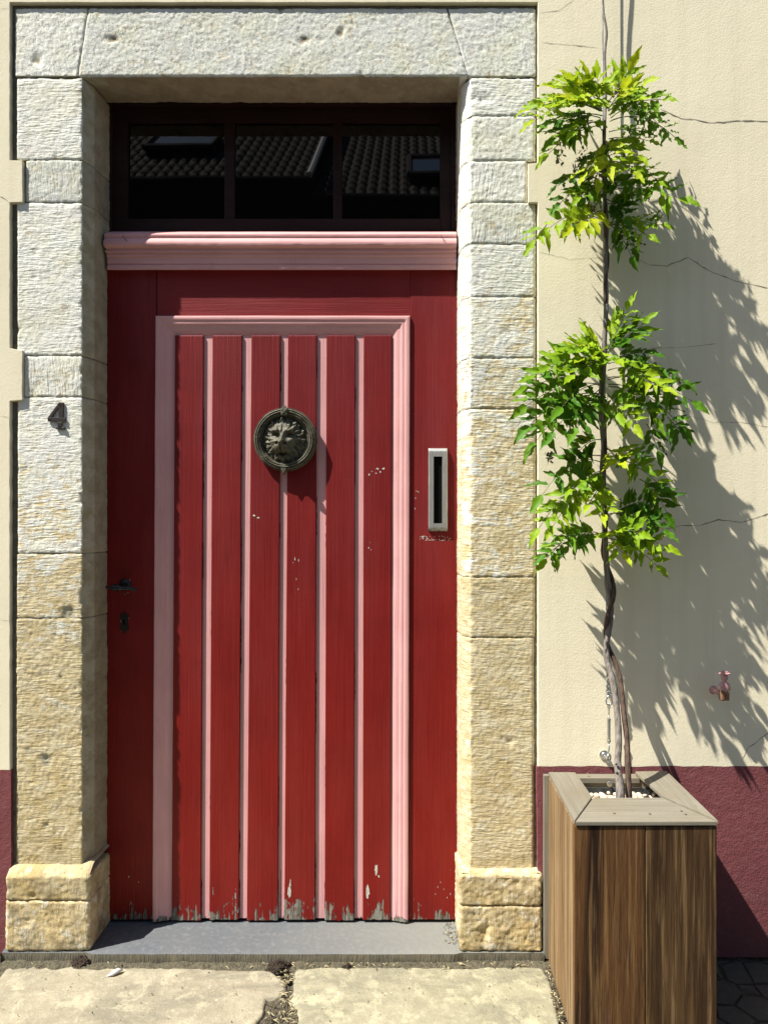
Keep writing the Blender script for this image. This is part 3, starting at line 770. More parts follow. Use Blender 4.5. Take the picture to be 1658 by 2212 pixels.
lplate = lp.build('letter_plate', M['alu'], door, smooth=True, angle=35)
b = MB(); b.box(sx0+.0005, sx1-.0005, YD-.003, YD-.0012, sz0+.0005, sz1-.0005); b.build('letter_slot', M['black'], lplate)

# lever handle, standing off the door on a round rose
hd = MB(); rc = W(270, 1263, YD-.004)
hd.lathe((rc.x, YD, rc.z), [(.0185, .001), (.0185, -.003), (.015, -.006), (.008, -.008), (.0075, -.035)], n=32)
YH = .078
def hp(px, py): return W(px, py, YH)
pts = [hp(230, 1268), hp(241, 1268), hp(243, 1268), hp(246, 1268.5), hp(249, 1269), hp(251, 1269), hp(253, 1269), hp(255, 1269), hp(257, 1269), hp(259, 1269.5), hp(262, 1270), hp(264, 1270), hp(280, 1271), hp(295, 1272), hp(297, 1272)]
hd.tube(pts, [.0045, .0048, .009, .011, .0095, .0108, .0088, .0104, .0085, .0096, .007, .006, .0055, .0052, .004], 16)
hd.tube([(hp(259, 1269)), (rc.x, YD-.01, rc.z)], .0065, 12)
hd.build('handle', M['iron'], door, smooth=True, angle=50)
e = MB(); ec = (269.6, 1344)
prof_e = [(0, -23), (4, -18), (10, -15), (8, -8), (6.5, 0), (8, 7), (10, 12), (8, 16), (4, 18), (0, 25)]
out = [(x, y) for x, y in prof_e]+[(-x, y) for x, y in prof_e[1:-1][::-1]]
e.prism([(W(ec[0]+x, ec[1]+y, YD).x, W(ec[0]+x, ec[1]+y, YD).z) for x, y in out], YD-.003, YD+.001, .0008)
e.cur = 0
esc = e.build('escutcheon', [M['iron'], M['scuff']], door)
b = MB(); q = W(269.6, 1340, YD); b.box(q.x-.0025, q.x+.0025, YD-.0036, YD-.0031, q.z-.012, q.z+.004); b.build('keyhole', M['black'], esc)

# ------------------------------------------------------------------ lion knocker
kn = MB(); kc = W(615, 948, .096); R0 = .0965
cx, cz = kc.x, kc.z
# backing dish
kn.lathe((cx, 0, cz), [(.0, YD-.006), (.050, YD-.006), (.0700, YD-.009), (.0735, YD-.016), (.0745, YD-.004)], n=64)
knk = kn.build('knocker', M['bronze'], door, smooth=True, angle=40)
rg = MB(); prf = []
rin, rout, yb = .0715, .0968, YD-.008
for k in range(37):
    u = k/36; r = rin+(rout-rin)*u; y = yb-.017*math.sin(math.pi*(.06+.88*u))**.55-.0022*math.cos(u*2*math.pi*4.0)
    prf.append((r, y))
prf = [(rin, yb+.006)]+prf+[(rout, yb+.006)]
def ribbon(a, r):
    u = (r-rin)/(rout-rin); s_ = 0
    for a0 in (.15, .95, 2.2, 3.05, 3.9, 5.3):
        d = (a-a0+math.pi) % (2*math.pi)-math.pi
        if abs(d) < .16: s_ -= .0022*math.cos(d/.16*math.pi/2)*max(0, math.sin(math.pi*u))*(1 if math.sin(d*60+u*9) > -.2 else .2)
    return s_
rg.lathe((cx, 0, cz), prf, n=160, fn=ribbon)
rg.build('ring', M['bronze'], knk, smooth=True, angle=60)
st_ = MB(); zt1 = cz+.092
st_.box(cx-.011, cx+.009, YD-.030, YD-.006, cz+.072, cz+.094, .0015)
for s1 in (-1, 1): st_.tube([(cx-.001-s1*.006, YD-.031, cz+.077), (cx-.001+s1*.006, YD-.031, cz+.089)], .0014, 6)
st_.prism([(cx-.011, cz+.093), (cx-.006, cz+.099), (cx-.001, cz+.104), (cx+.004, cz+.099), (cx+.009, cz+.093)], YD-.024, YD-.008, .001)
st_.prism([(cx-.012, cz-.080), (cx-.011, cz-.094), (cx-.007, cz-.100), (cx-.004, cz-.108), (cx-.001, cz-.100), (cx+.004, cz-.094), (cx+.004, cz-.080)], YD-.026, YD-.008, .001)
st_.build('ring_clasp', M['bronze'], knk)
def g(u, v, a, c, su, sv): return math.exp(-((u-a)/su)**2-((v-c)/sv)**2)
def lion(u, v):
    r = math.hypot(u+.03, v*.96); th = math.atan2(v, u+.03)
    h = .017*math.sqrt(max(0, 1-(r/1.0)**2))
    rr_ = math.hypot((u+.07)/.62, (v-.02)/.74); mane = min(1, max(0, (rr_-.92)/.14)); lock = math.sin(th*21+2.4*math.sin(r*9+th*2))+.35*math.sin(th*41+3*math.sin(r*15))
    h += mane*(.0021*lock+.001)+.0035*(1-mane)
    h += .0012*g(u, v, -.05, .60, .34, .20)*math.sin(u*26+1.5*math.sin(v*10))
    for a in (-.60, .50): h += .011*g(u, v, a, .70, .10, .14)-.008*g(u, v, a+(.03 if a < 0 else -.03), .66, .045, .08)
    h += .006*g(u, v, -.10, .92, .13, .10)
    h += .006*g(u, v, -.06, .20, .50, .50)
    for a in (-.40, .28):
        h += .0100*g(u, v, a+(.02 if a < 0 else -.02), .42, .19, .085)
        h -= .0150*g(u, v, a+(.03 if a < 0 else -.01), .20, .17, .105)
        h += .0110*g(u, v, a+.01, .18, .080, .050)
        h -= .0050*g(u, v, a+.01, .18, .030, .028)
        h += .0060*g(u, v, a*1.15, -.06, .17, .15)
    h -= .005*g(u, v, -.07, .44, .04, .16)
    h += .012*g(u, v, -.08, .02, .12, .30)
    h += .022*g(u, v, -.13, -.26, .26, .19)
    h += .010*g(u, v, -.13, -.12, .20, .10)
    for a in (-.30, .03): h -= .020*g(u, v, a, -.17, .070, .06)
    for a in (-.33, .10): h += .010*g(u, v, a, -.44, .19, .15)
    h -= .008*g(u, v, -.12, -.42, .032, .16)
    h -= .014*g(u, v, -.12, -.62, .30, .05)
    h += .010*g(u, v, -.10, -.80, .22, .10)
    return h
n = 150; b = MB(); P = []
for i in range(n+1):
    row = []
    for j in range(n+1):
        # square grid bent onto the disc
        a, c = j/n*2-1, i/n*2-1
        u = a*math.sqrt(1-c*c/2); v = c*math.sqrt(1-a*a/2)
        th = math.atan2(v, u); rim = 1+.035*math.sin(th*15+1)+.02*math.sin(th*27)
        h = lion(u, v) if math.hypot(u, v) < .995 else 0
        row.append((cx+u*.0655*rim-.002, YD-.006-h, cz+v*.0685*rim-.002))
    P.append(row)
b.grid(P); b.build('lion_head', M['bronze'], knk, smooth=True)

# ------------------------------------------------------------------ transom moulding (pink) and fanlight
tr = empty('transom', (-.4, YD, dz(583))); tag(tr, 'pink moulded transom beam between the red door and the dark fanlight', 'transom')
def tprof():
    L = [(500, .128), (503, .090), (505.5, .0835), (511, .0830), (514, .0850), (516, .0820), (520, .0775), (525, .0765), (530, .0785), (534, .0850), (537, .0905), (539, .0905), (541, .0885), (544, .0885), (546, .0935), (549, .0945), (551, .0935), (554, .0955), (556, .0985), (558, .0985), (569, .0985), (571, .1010), (572, .1010), (573, .0975), (578, .0965), (582, .0985), (583, .1030), (583, .135)]
    return L
P = []; n = 220; xa, xb = WX(225, .08), WX(985.5, .08)
for i in range(n+1):
    u = i/n; row = []
    for k, (py, y) in enumerate(tprof()):
        xL = xa+(.003 if y > .09 else 0); x = xL+(xb-xL)*u
        wv = .0009*noise.noise(Vector((x*6, k*.15, 5)))+.0004*noise.noise(Vector((x*40, k*.4, 1)))
        nick = -.004*math.exp(-((x-WX(600, .09))/.006)**2) if 573 <= py <= 582 else 0
        row.append((x, y+wv-nick, WZ(py, y)+wv*.7))
    P.append(row)
b = MB(); b.grid(P); b.face([b.vert(p) for p in P[0]]); b.face([b.vert(p) for p in P[-1]])
b.build('moulding', M['pinkh'], tr, smooth=True, angle=38)
b = MB()
for (px, py, qx, qy) in ((267, 507, 275, 520), (1724/1.8105, 507, 962, 521)):
    b = MB(); a = W(px, py, .078); c = W(qx, qy, .074); b.tube([a, a+Vector((0, -.004, -.008)), c], .0009, 6); b.build('nail', M['iron'], tr)
YF = .150
fan = empty('fanlight', (-.4, YF, WZ(500, YF))); tag(fan, 'three-pane fanlight in a dark brown frame above the pink transom', 'window')
def fx(p): return WX(p, YF)
def fz(p): return WZ(p, YF)
b = MB()
b.box(-.98, fx(275), YF, YF+.05, fz(508), fz(190), .002); b.box(fx(950), .19, YF, YF+.05, fz(508), fz(190), .002)
b.box(fx(275), fx(950), YF+.001, YF+.05, fz(262), fz(190), .002); b.box(fx(275), fx(950), YF-.004, YF+.05, fz(512), fz(473), .002)
# the fixed outer frame, a step in front
b.box(-.98, fx(246), YF-.014, YF-.0005, fz(508), fz(190), .0015); b.box(fx(975), .19, YF-.014, YF-.0005, fz(508), fz(190), .0015); b.box(fx(246), fx(975), YF-.014, YF-.0005, fz(232), fz(190), .0015)
b.build('frame', M['brown'], fan)
for a, c in ((484, 506), (719, 738)):
    m_ = MB(); m_.box(fx(a), fx(c), YF+.004, YF+.03, fz(474), fz(261), .003); m_.build('glazing_bar', M['brown'], fan)
for a, c in ((273, 486), (504, 721), (736, 952)):
    m_ = MB(); m_.box(fx(a), fx(c), YF+.014, YF+.018, fz(474.5), fz(260)); m_.build('glass_pane', M['glass'], fan)
b = MB(); b.box(-1.0, .2, YF+.052, YF+.06, fz(520), fz(150)); b.build('reveal_board', M['black'], fan)

# ------------------------------------------------------------------ house number
def c4(x, y, yy=-.006): return W((x/11.05+150)/1.8105, (y/11.05+1540)/1.8105, yy)
num = MB()
o4 = [(905, 355), (1090, 370), (1085, 1030), (1180, 1040), (1180, 1225), (1030, 1225), (1030, 1425), (1150, 1430), (1140, 1545), (765, 1520), (768, 1425), (845, 1425), (845, 1215), (560, 1190), (415, 1190), (410, 1040)]
i4 = [(885, 585), (885, 1020), (585, 1010)]
yn0, yn1 = -.0052, -.0004
def xz(p): q = c4(p[0], p[1], yn0); return (q.x, q.z)
# bars as separate overlapping-free polygons: diagonal, crossbar, stem pieces
num.prism([xz(p) for p in [(905, 355), (1090, 370), (1085, 1030), (885, 1025), (885, 585), (585, 1010), (410, 1040), (430, 1000)]], yn0, yn1, .0006)
num.prism([xz(p) for p in [(410, 1041), (585, 1011), (885, 1026), (1085, 1031), (1180, 1040), (1180, 1225), (1030, 1225), (845, 1215), (560, 1190), (415, 1190)]], yn0, yn1, .0004)
num.prism([xz(p) for p in [(845, 1216), (1030, 1226), (1030, 1425), (1150, 1430), (1140, 1545), (765, 1520), (768, 1425), (845, 1425)]], yn0, yn1, .0006)
nobj = num.build('house_number', M['number'])
tag(nobj, 'bronze brown number 4 screwed to the left stone jamb', 'house number')
for k, (x, y) in enumerate(((955, 480), (505, 1100), (935, 1430))):
    q = c4(x, y, yn0); b = MB(); b.lathe((q.x, yn0, q.z), [(.0034, .001), (.0034, -.0004), (.0024, -.0004), (.0022, .0006), (.0, .0006)], n=14)
    b.build('screw', M['iron'], nobj, smooth=True, angle=30)

# ------------------------------------------------------------------ shutter holder with a small bust
def c5(x, y, yy): return W((x/5.49+2700)/1.8105, (y/5.49+2600)/1.8105, yy)
sh = empty('shutter_holder', c5(520, 560, -.01)); tag(sh, 'small pink iron shutter holder with a bust, fixed to the cream wall at right', 'shutter holder')
b = MB(); b.tube([c5(470, 530, -.002), c5(480, 535, -.012), c5(640, 600, -.05)], [.009, .0085, .008], 14); b.lathe(c5(470, 530, -.006), [(.0125, .003), (.0125, -.001), (.009, -.003)], n=18)
b.build('arm', M['pinkiron'], sh, smooth=True, angle=50)
b = MB(); cc = c5(705, 650, -.055)
for s1 in (-1, 1): b.box(cc.x-.013 if s1 < 0 else cc.x+.0035, cc.x-.0005 if s1 < 0 else cc.x+.012, -.066, -.046, cc.z-.014, cc.z+.017, .004, 3)
b.box(cc.x-.0003, cc.x+.0032, -.064, -.05, cc.z-.013, cc.z+.012)
b.build('clamp', M['rusty'], sh, smooth=True, angle=50)
b = MB(); bx = c5(715, 470, -.056)
def bust(zs_):
    out = []
    for z, rx, ry, ox in zs_:
        out.append([b.vert((bx.x+ox+rx*math.cos(k*math.pi/8), -.056+ry*math.sin(k*math.pi/8)-(.003 if abs(z-.028) < .006 and math.sin(k*math.pi/8) < -.8 else 0), bx.z+z)) for k in range(16)])
    for r0, r1 in zip(out, out[1:]):
        for k in range(16): b.face([r0[k], r0[(k+1) % 16], r1[(k+1) % 16], r1[k]])
    b.face(out[0][::-1]); b.face(out[-1])
bust([(-.014, .010, .008, 0), (-.008, .0165, .010, .001), (.002, .0170, .010, 0), (.010, .0145, .009, 0), (.015, .007, .006, 0), (.019, .0065, .006, 0), (.023, .0095, .009, 0), (.028, .0105, .010, 0), (.034, .0105, .010, 0), (.037, .0100, .009, 0), (.0375, .0165, .0155, 0), (.040, .0165, .0155, 0), (.041, .010, .009, 0), (.045, .009, .008, 0)])
for s1 in (-1, 1): b.lathe((bx.x+s1*.004, -.0665, bx.z+.031), [(.0, -.0012), (.0015, 0), (.0, .0012)], n=8)
b.tube([(bx.x, -.0655, bx.z+.033), (bx.x, -.0695, bx.z+.027)], .0015, 6)
b.build('bust', M['pinkiron'], sh, smooth=True, angle=45)

# ------------------------------------------------------------------ planter
YB = -.020; YFp = -.377
pt = empty('planter_box', (.56, -.2, 0)); tag(pt, 'tall square hardwood planter with a grey mitred rim holding the climber', 'planter')
pz = WZ(1775, YFp)      # top of rim
xL, xR = WX(1241, YFp), WX(1550, YFp); rt = .009
zr0 = pz-rt
def board(x0, x1, y0, y1, z0, z1, mat, nm='board', bev=.0012):
    b = MB(); b.box(x0, x1, y0, y1, z0, z1, bev); return b.build(nm, mat, pt)
xm_ = WX(1394, YFp)
zt_ = zr0-.0025
board(xL, xm_-.0012, YFp+.004, YFp+.024, .004, zt_, M['plankA']); board(xm_+.0012, xR-.002, YFp+.0045, YFp+.024, .004, zt_-.001, M['plankB'])
yq = (YFp+.024+YB)/2
board(xL+.0015, xL+.02, YFp+.0245, -.160, .004, zt_-.001, M['plankS']); board(xL+.0012, xL+.02, -.1590, YB-.016, .004, zt_-.001, M['plankS'])
board(xR-.021, xR-.0035, YFp+.0245, YB-.016, .004, zt_-.001, M['plankB'])
board(xL-.012, xR-.004, YB-.0145, YB, .012, zt_+.004, M['greyz'], 'back_board')
board(xL+.024, xR-.024, YB-.036, YB-.016, zt_-.028, zt_+.001, M['greyx'], 'back_rail')
def hexa(pts, z0, z1, mat, nm, tilt=0):
    b = MB(); bm = bmesh.new()
    lo = [bm.verts.new((p[0], p[1], z0+(p[2] if len(p) > 2 else 0))) for p in pts]; hi = [bm.verts.new((p[0], p[1], z1+(p[2] if len(p) > 2 else 0))) for p in pts]
    n = len(pts); bm.faces.new(lo[::-1]); bm.faces.new(hi)
    for i in range(n): bm.faces.new([lo[i], lo[(i+1) % n], hi[(i+1) % n], hi[i]])
    bmesh.ops.bevel(bm, geom=bm.edges[:], offset=.0010, segments=2, affect='EDGES')
    b.add(bm); return b.build(nm, mat, pt)
wd = .080
def at(px, py, z): q = G(px, py, z); return (q.x, q.y)
fy = YFp+.0825
iLx, iRx = at(1290, 1722, pz)[0], at(1425, 1722, pz)[0]
iy = at(1300, 1722, pz)[1]
hexa([(xL, YFp), (xR-.001, YFp+.001), (iRx+.005, iy-.001), (xL+.082, iy-.001)], zr0, pz, M['greyx'], 'rim_board')
hexa([(xL-.0005, YFp+.0022, .002), (xL+.080, iy+.0015, .002), (WX(1238, YB), YB-.020, .004), (WX(1181, YB), YB-.018, .004)], zr0, pz, M['greyy'], 'rim_board')
hexa([(xR+.001, YFp+.003, .002), (WX(1437, YB), YB-.006, .003), (WX(1368, YB), YB-.010, .003), (iRx+.0075, iy+.001, .002)], zr0, pz, M['greyy'], 'rim_board')
hexa([(WX(1232, YB)+.001, YB-.040), (WX(1372, YB)-.001, YB-.040), (WX(1366, YB), YB-.008), (WX(1238, YB), YB-.008)], zr0-.012, pz-.0065, M['greyx'], 'rim_board')
b = MB()
for (px, py) in ((1268, 1672), (1223, 1709), (1231, 1712), (1245, 1680), (1222, 1728), (1470, 1752), (1479, 1759), (1402, 1758), (1325, 1757), (1478, 1718), (1500, 1742), (1420, 1685)):
    b = MB(); x, y = at(px, py, pz); b.lathe((x, y, pz+.0012), [(.0032, 0), (.0030, .0014), (.0, .0014)], axis='z', n=12)
    b.build('screw', M['screw'], pt, smooth=True, angle=30)
# liner and its nail
b = MB(); P = []
for i in range(16):
    P.append([(xL+.022+j*(xR-xL-.044)/40, YB-.038-.004*noise.noise(Vector((j*.35, i*.5, 3)))-.002*math.sin(j*1.1+i), pz-.034-i*.010) for j in range(41)])
b.grid(P)
for xx in (xL+.022, xR-.024):
    b.grid([[(xx, YFp+.026+j*.03, pz-.03-i*.03) for j in range(11)] for i in range(6)])
b.grid([[(xL+.022+j*.05, YFp+.026, pz-.03-i*.03) for j in range(7)] for i in range(6)])
b.build('liner', M['liner'], pt, smooth=True)
b = MB(); q = W((2380)/1.8105, (2600+1710/3.688)/1.8105, YB-.045); b.lathe((q.x, YB-.04, q.z), [(.003, 0), (.003, -.006), (.008, -.007), (.0075, -.010), (.0, -.0115)], n=20)
b.build('liner_plug', M['screw'], pt, smooth=True, angle=40)
# gravel
random.seed(21); b = MB(); zg = pz-.052
for k in range(420):
    x = random.uniform(xL+.03, xR-.03); y = random.uniform(YFp+.03, YB-.045); r = random.uniform(.005, .0095)
    bm = bmesh.new(); bmesh.ops.create_icosphere(bm, subdivisions=2, radius=r)
    sc = Vector((random.uniform(.8, 1.3), random.uniform(.8, 1.2), random.uniform(.6, 1)))
    for v in bm.verts:
        v.co = Vector((v.co.x*sc.x, v.co.y*sc.y, v.co.z*sc.z))*(1+.25*noise.noise(v.co*120+Vector((k, 0, 0))))
    bm.transform(Matrix.Rotation(random.random()*6, 4, 'Z')); bmesh.ops.translate(bm, vec=(x, y, zg+random.uniform(-.002, .010)), verts=bm.verts)
    b.add(bm)
b.quad((xL+.02, YFp+.025, zg-.004), (xR-.02, YFp+.025, zg-.004), (xR-.02, YB-.036, zg-.004), (xL+.02, YB-.036, zg-.004))
gr = b.build('gravel', M['pebble'], smooth=True); tag(gr, 'pale gravel covering the soil inside the wooden planter', 'gravel', kind='stuff')

# ------------------------------------------------------------------ climber's wire
YWs = -.038
wire = empty('support_wire', W(1309, 1640, -.03)); tag(wire, 'steel support wire with turnbuckle and wall eye, running up behind the climber', 'wire')
b = MB()
wp = [W(1299, -700, YWs), W(1300, -60, YWs), W(1301, 300, YWs), W(1304, 700, YWs), W(1307, 1100, YWs), W(1309, 1300, YWs), W(1310, 1462, YWs)]
b.tube(wp, .0021, 8)
b.build('cable', M['steelwire'], wire, smooth=True)
def c6(x, y, yy=YWs): return W((x/3.688+2300)/1.8105, (y/3.688+2600)/1.8105, yy)
b = MB(); b.tube([c6(275, 195), c6(262, 230), c6(275, 265), c6(258, 300), c6(272, 340), c6(262, 375), c6(275, 412)], .0036, 8); b.tube([c6(290, 230), c6(300, 300), c6(302, 410)], .003, 8)
b.box(c6(262, 0).x, c6(318, 0).x, YWs-.004, YWs+.004, c6(0, 412).z, c6(0, 380).z, .001)
b.build('clamp', M['chrome'], wire, smooth=True, angle=50)
b = MB(); b.tube([c6(292, 420), c6(262, 470), c6(248, 520), c6(258, 560), c6(292, 580), c6(325, 560), c6(332, 520), c6(318, 470), c6(294, 420)], .0024, 8); b.build('thimble', M['chrome'], wire, smooth=True)
b = MB(); b.tube([c6(290, 640), c6(272, 600), c6(280, 560), c6(292, 550), c6(305, 565), c6(304, 605), c6(290, 640), c6(290, 770)], .0019, 8); b.build('hook', M['chrome'], wire, smooth=True); b = MB()
b.tube([c6(290, 1110), c6(292, 1220), c6(275, 1270), c6(265, 1310), c6(285, 1360), c6(305, 1330)], .0022, 8)
b.build('hook_rod', M['chrome'], wire, smooth=True)
b = MB(); b.tube([c6(290, 768), c6(290, 770), c6(290, 800), c6(290, 802), c6(290, 1075), c6(290, 1077), c6(290, 1110), c6(290, 1112)], [.004, .0058, .0058, .0048, .0048, .0058, .0058, .004], 12); b.build('turnbuckle', M['chrome'], wire, smooth=True, angle=40)
b = MB(); q = c6(225, 1300, -.012); b.lathe((q.x, 0, q.z), [(.0135, YR), (.0135, YR-.003), (.009, YR-.004), (.0075, YR-.010), (.0035, YR-.011), (.003, -.045), (.0, -.046)], n=24)
rc_ = c6(292, 1340, -.05); R_ = .009
b.tube([(rc_.x+R_*.6*math.cos(a), -.05+R_*.8*math.cos(a)*.6, rc_.z+R_*1.3*math.sin(a)) for a in [k*2*math.pi/16 for k in range(17)]], .0026, 8)
b.build('wall_eye', M['chrome'], wire, smooth=True, angle=40)

# ------------------------------------------------------------------ wisteria
vine = empty('wisteria', (WX(1337, -.17), -.17, zg)); tag(vine, 'climbing wisteria with twisted grey stem and bright green leaves against the cream wall', 'climbing plant')
def spl(pts, n=8):
    P = [Vector(p[:3]) for p in pts]; R = [p[3] for p in pts]; out = []; rr = []
    for i in range(len(P)-1):
        p0, p1, p2, p3 = P[max(i-1, 0)], P[i], P[i+1], P[min(i+2, len(P)-1)]
        for k in range(n):
            t_ = k/n; out.append(.5*((2*p1)+(p2-p0)*t_+(2*p0-5*p1+4*p2-p3)*t_*t_+(3*p1-p0-3*p2+p3)*t_**3)); rr.append(R[i]+(R[i+1]-R[i])*t_)
    out.append(P[-1]); rr.append(R[-1]); return out, rr
def vt(px, py, y, r): q = W(px, py, y); return (q.x, q.y, q.z, r)
b = MB()
main = [vt(1340, 1790, -.20, .012), vt(1339, 1728, -.195, .012), vt(1337, 1690, -.185, .0105), vt(1333, 1650, -.17, .0095), vt(1335, 1600, -.155, .009), vt(1331, 1530, -.13, .0088), vt(1322, 1470, -.105, .0088), vt(1310, 1425, -.085, .0088), vt(1309, 1390, -.075, .0085), vt(1317, 1340, -.068, .0085), vt(1317, 1300, -.065, .0085), vt(1311, 1260, -.070, .0085), vt(1309, 1220, -.072, .009), vt(1304, 1120, -.072, .008), vt(1300, 1030, -.07, .0085), vt(1303, 960, -.07, .0085), vt(1296, 880, -.072, .0075), vt(1302, 800, -.07, .0078), vt(1305, 720, -.07, .007), vt(1309, 640, -.066, .0055), vt(1306, 560, -.068, .0066), vt(1309, 480, -.072, .0062), vt(1303, 400, -.07, .005), vt(1304, 300, -.068, .0045), vt(1307, 200, -.055, .004), vt(1305, 120, -.052, .0036), vt(1309, 70, -.052, .0034), vt(1302, 20, -.048, .003), vt(1301, -60, -.05, .003), vt(1306, -150, -.05, .003), vt(1298, -300, -.05, .003), vt(1303, -700, -.05, .003)]
p_, r_ = spl(main); r_ = [q*(1+.14*noise.noise(v*45)) for q, v in zip(r_, p_)]; b.tube(p_, r_, 12)
for (px, py) in ((1331, 1668), (1334, 1700), (1342, 1692), (1330, 1650)):
    q = W(px, py, -.185); b.tube([q, q+Vector((random.uniform(-.012, .012), -.004, .004))], [.004, .0015], 6)
b.build('stem', M['bark'], vine, smooth=True)
b = MB()
sec = [vt(1359, 1790, -.19, .008), vt(1358, 1728, -.185, .008), vt(1355, 1660, -.17, .0075), vt(1353, 1600, -.150, .0068), vt(1346, 1540, -.13, .0072), vt(1339, 1470, -.10, .0060), vt(1325, 1425, -.078, .006), vt(1312, 1395, -.065, .0062), vt(1307, 1370, -.060, .0062), vt(1311, 1330, -.078, .0062), vt(1324, 1290, -.080, .0062), vt(1323, 1260, -.066, .0062), vt(1312, 1225, -.058, .006), vt(1301, 1190, -.062, .006), vt(1308, 1120, -.08, .0055), vt(1302, 1050, -.062, .0055), vt(1306, 980, -.080, .0055), vt(1303, 880, -.056, .005), vt(1296, 800, -.075, .005), vt(1309, 700, -.058, .0045), vt(1305, 620, -.076, .0045), vt(1312, 560, -.060, .004), vt(1304, 480, -.078, .004), vt(1308, 380, -.060, .003), vt(1301, 280, -.07, .0025)]
p_, r_ = spl(sec); b.tube(p_, [q*(1+.15*noise.noise(v*60)) for q, v in zip(r_, p_)], 10); b.build('stem', M['bark2'], vine, smooth=True)

def leaflet(b, base, d, nrm, L, wd_, tone, curl, seed):
    """one pointed, wavy-edged leaflet"""
    d = d.normalized(); side = d.cross(nrm).normalized(); nrm = side.cross(d).normalized()
    n = 9; rows = []; b.col = tone
    for i in range(n+1):
        u = i/n; wv = wd_*.5*(math.sin(math.pi*min(1, u*1.02)**.72)**.85)*(1-.48*u**2) if 0 < u < 1 else .0004
        c = base+d*L*u-nrm*(curl*L*u*u)+nrm*.002*math.sin(seed+u*5)
        rf = .0032*math.sin(u*17+seed)+.0016*math.sin(u*31+seed*2); row = []
        for s_, lift in ((-1, .34), (-.5, .14), (0, 0), (.5, .14), (1, .34)):
            e_ = 1+(.17*math.sin(u*42+seed*3+s_) if abs(s_) == 1 else 0)
            row.append(b.vert(c+side*wv*s_*e_+nrm*(wv*lift+(rf*s_*s_ if 0 < u < 1 else 0)*(1 if s_ > 0 else -.8))))
        rows.append(row)
    for r0, r1 in zip(rows, rows[1:]):
        for k in range(4): b.face([r0[k], r0[k+1], r1[k+1], r1[k]])
def compound(b, st, p0, p1, sag, npair, L, tone, seed, face=Vector((-.25, -.8, .55)), start=.3, droop=.0):
    random.seed(seed); a, c = Vector(p0), Vector(p1); ln = (c-a).length
    pts = []
    for i in range(17):
        u = i/16; pts.append(a.lerp(c, u)+Vector((0, 0, sag*4*u*(1-u))))
    st.tube(pts, [.0016-.0008*i/16 for i in range(17)], 5)
    def at_(u):
        f = u*16; i = min(15, int(f)); return pts[i].lerp(pts[i+1], f-i), (pts[i+1]-pts[i]).normalized()
    fn = (face+Vector((random.uniform(-.45, .45), random.uniform(-.3, .3), random.uniform(-.4, .4)))).normalized()
    for k in range(npair):
        u = start+(1-start)*k/npair*1.0; p, t_ = at_(u)
        side = t_.cross(fn).normalized()
        sz = L*(.72+.38*math.sin(math.pi*(k+.8)/(npair+.8)))
        for s_ in (-1, 1):
            if random.random() < .08: continue
            dd = (side*s_*1.0+t_*random.uniform(.35, .85)+Vector((0, 0, -droop))+Vector([random.uniform(-.28, .28) for _ in range(3)])).normalized()
            nn = (fn+Vector([random.uniform(-.55, .55) for _ in range(3)])).normalized()
            s2 = sz*random.uniform(.70, 1.25)
            leaflet(b, p+dd*.003, dd, nn, s2, s2*random.uniform(.27, .36), min(1, max(0, tone+random.uniform(-.16, .16))), random.uniform(-.05, .32), random.random()*9)
    p, t_ = at_(1.0)
    leaflet(b, p, (t_+Vector((0, 0, -droop*.5))), fn, L*1.05, L*.42, min(1, tone+.08), .1, seed*1.7)
def runs(name, L_):
    lf = MB(); lf.col = .5; st = MB()
    for k, (x0, y0, x1, y1, d0, d1, sag, npair, ls, tone, droop) in enumerate(L_):
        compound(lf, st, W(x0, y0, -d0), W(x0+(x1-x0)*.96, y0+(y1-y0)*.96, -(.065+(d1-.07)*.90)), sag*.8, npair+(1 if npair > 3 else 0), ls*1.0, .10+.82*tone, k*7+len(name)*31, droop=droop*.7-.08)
        random.seed(k*13+5)
        if math.hypot(x1-x0, y1-y0) > 45 and random.random() < .10:
            j = lambda a: random.uniform(-a, a)
            f_ = random.uniform(.62, .95)
            compound(lf, st, W(x0+j(5), y0+j(10), -d0), W(x0+(x1-x0)*f_+j(16), y0+(y1-y0)*f_+j(20), -max(.05, d1*random.uniform(.5, .95))), sag, max(3, npair-1), ls*.95, max(.05, tone-random.uniform(.05, .3)), k*11+3, droop=droop)
    o = lf.build(name, M['leaf'], vine, smooth=True)
    st.build('leaf_stalks', M['stalk'], o, smooth=True)
    return o
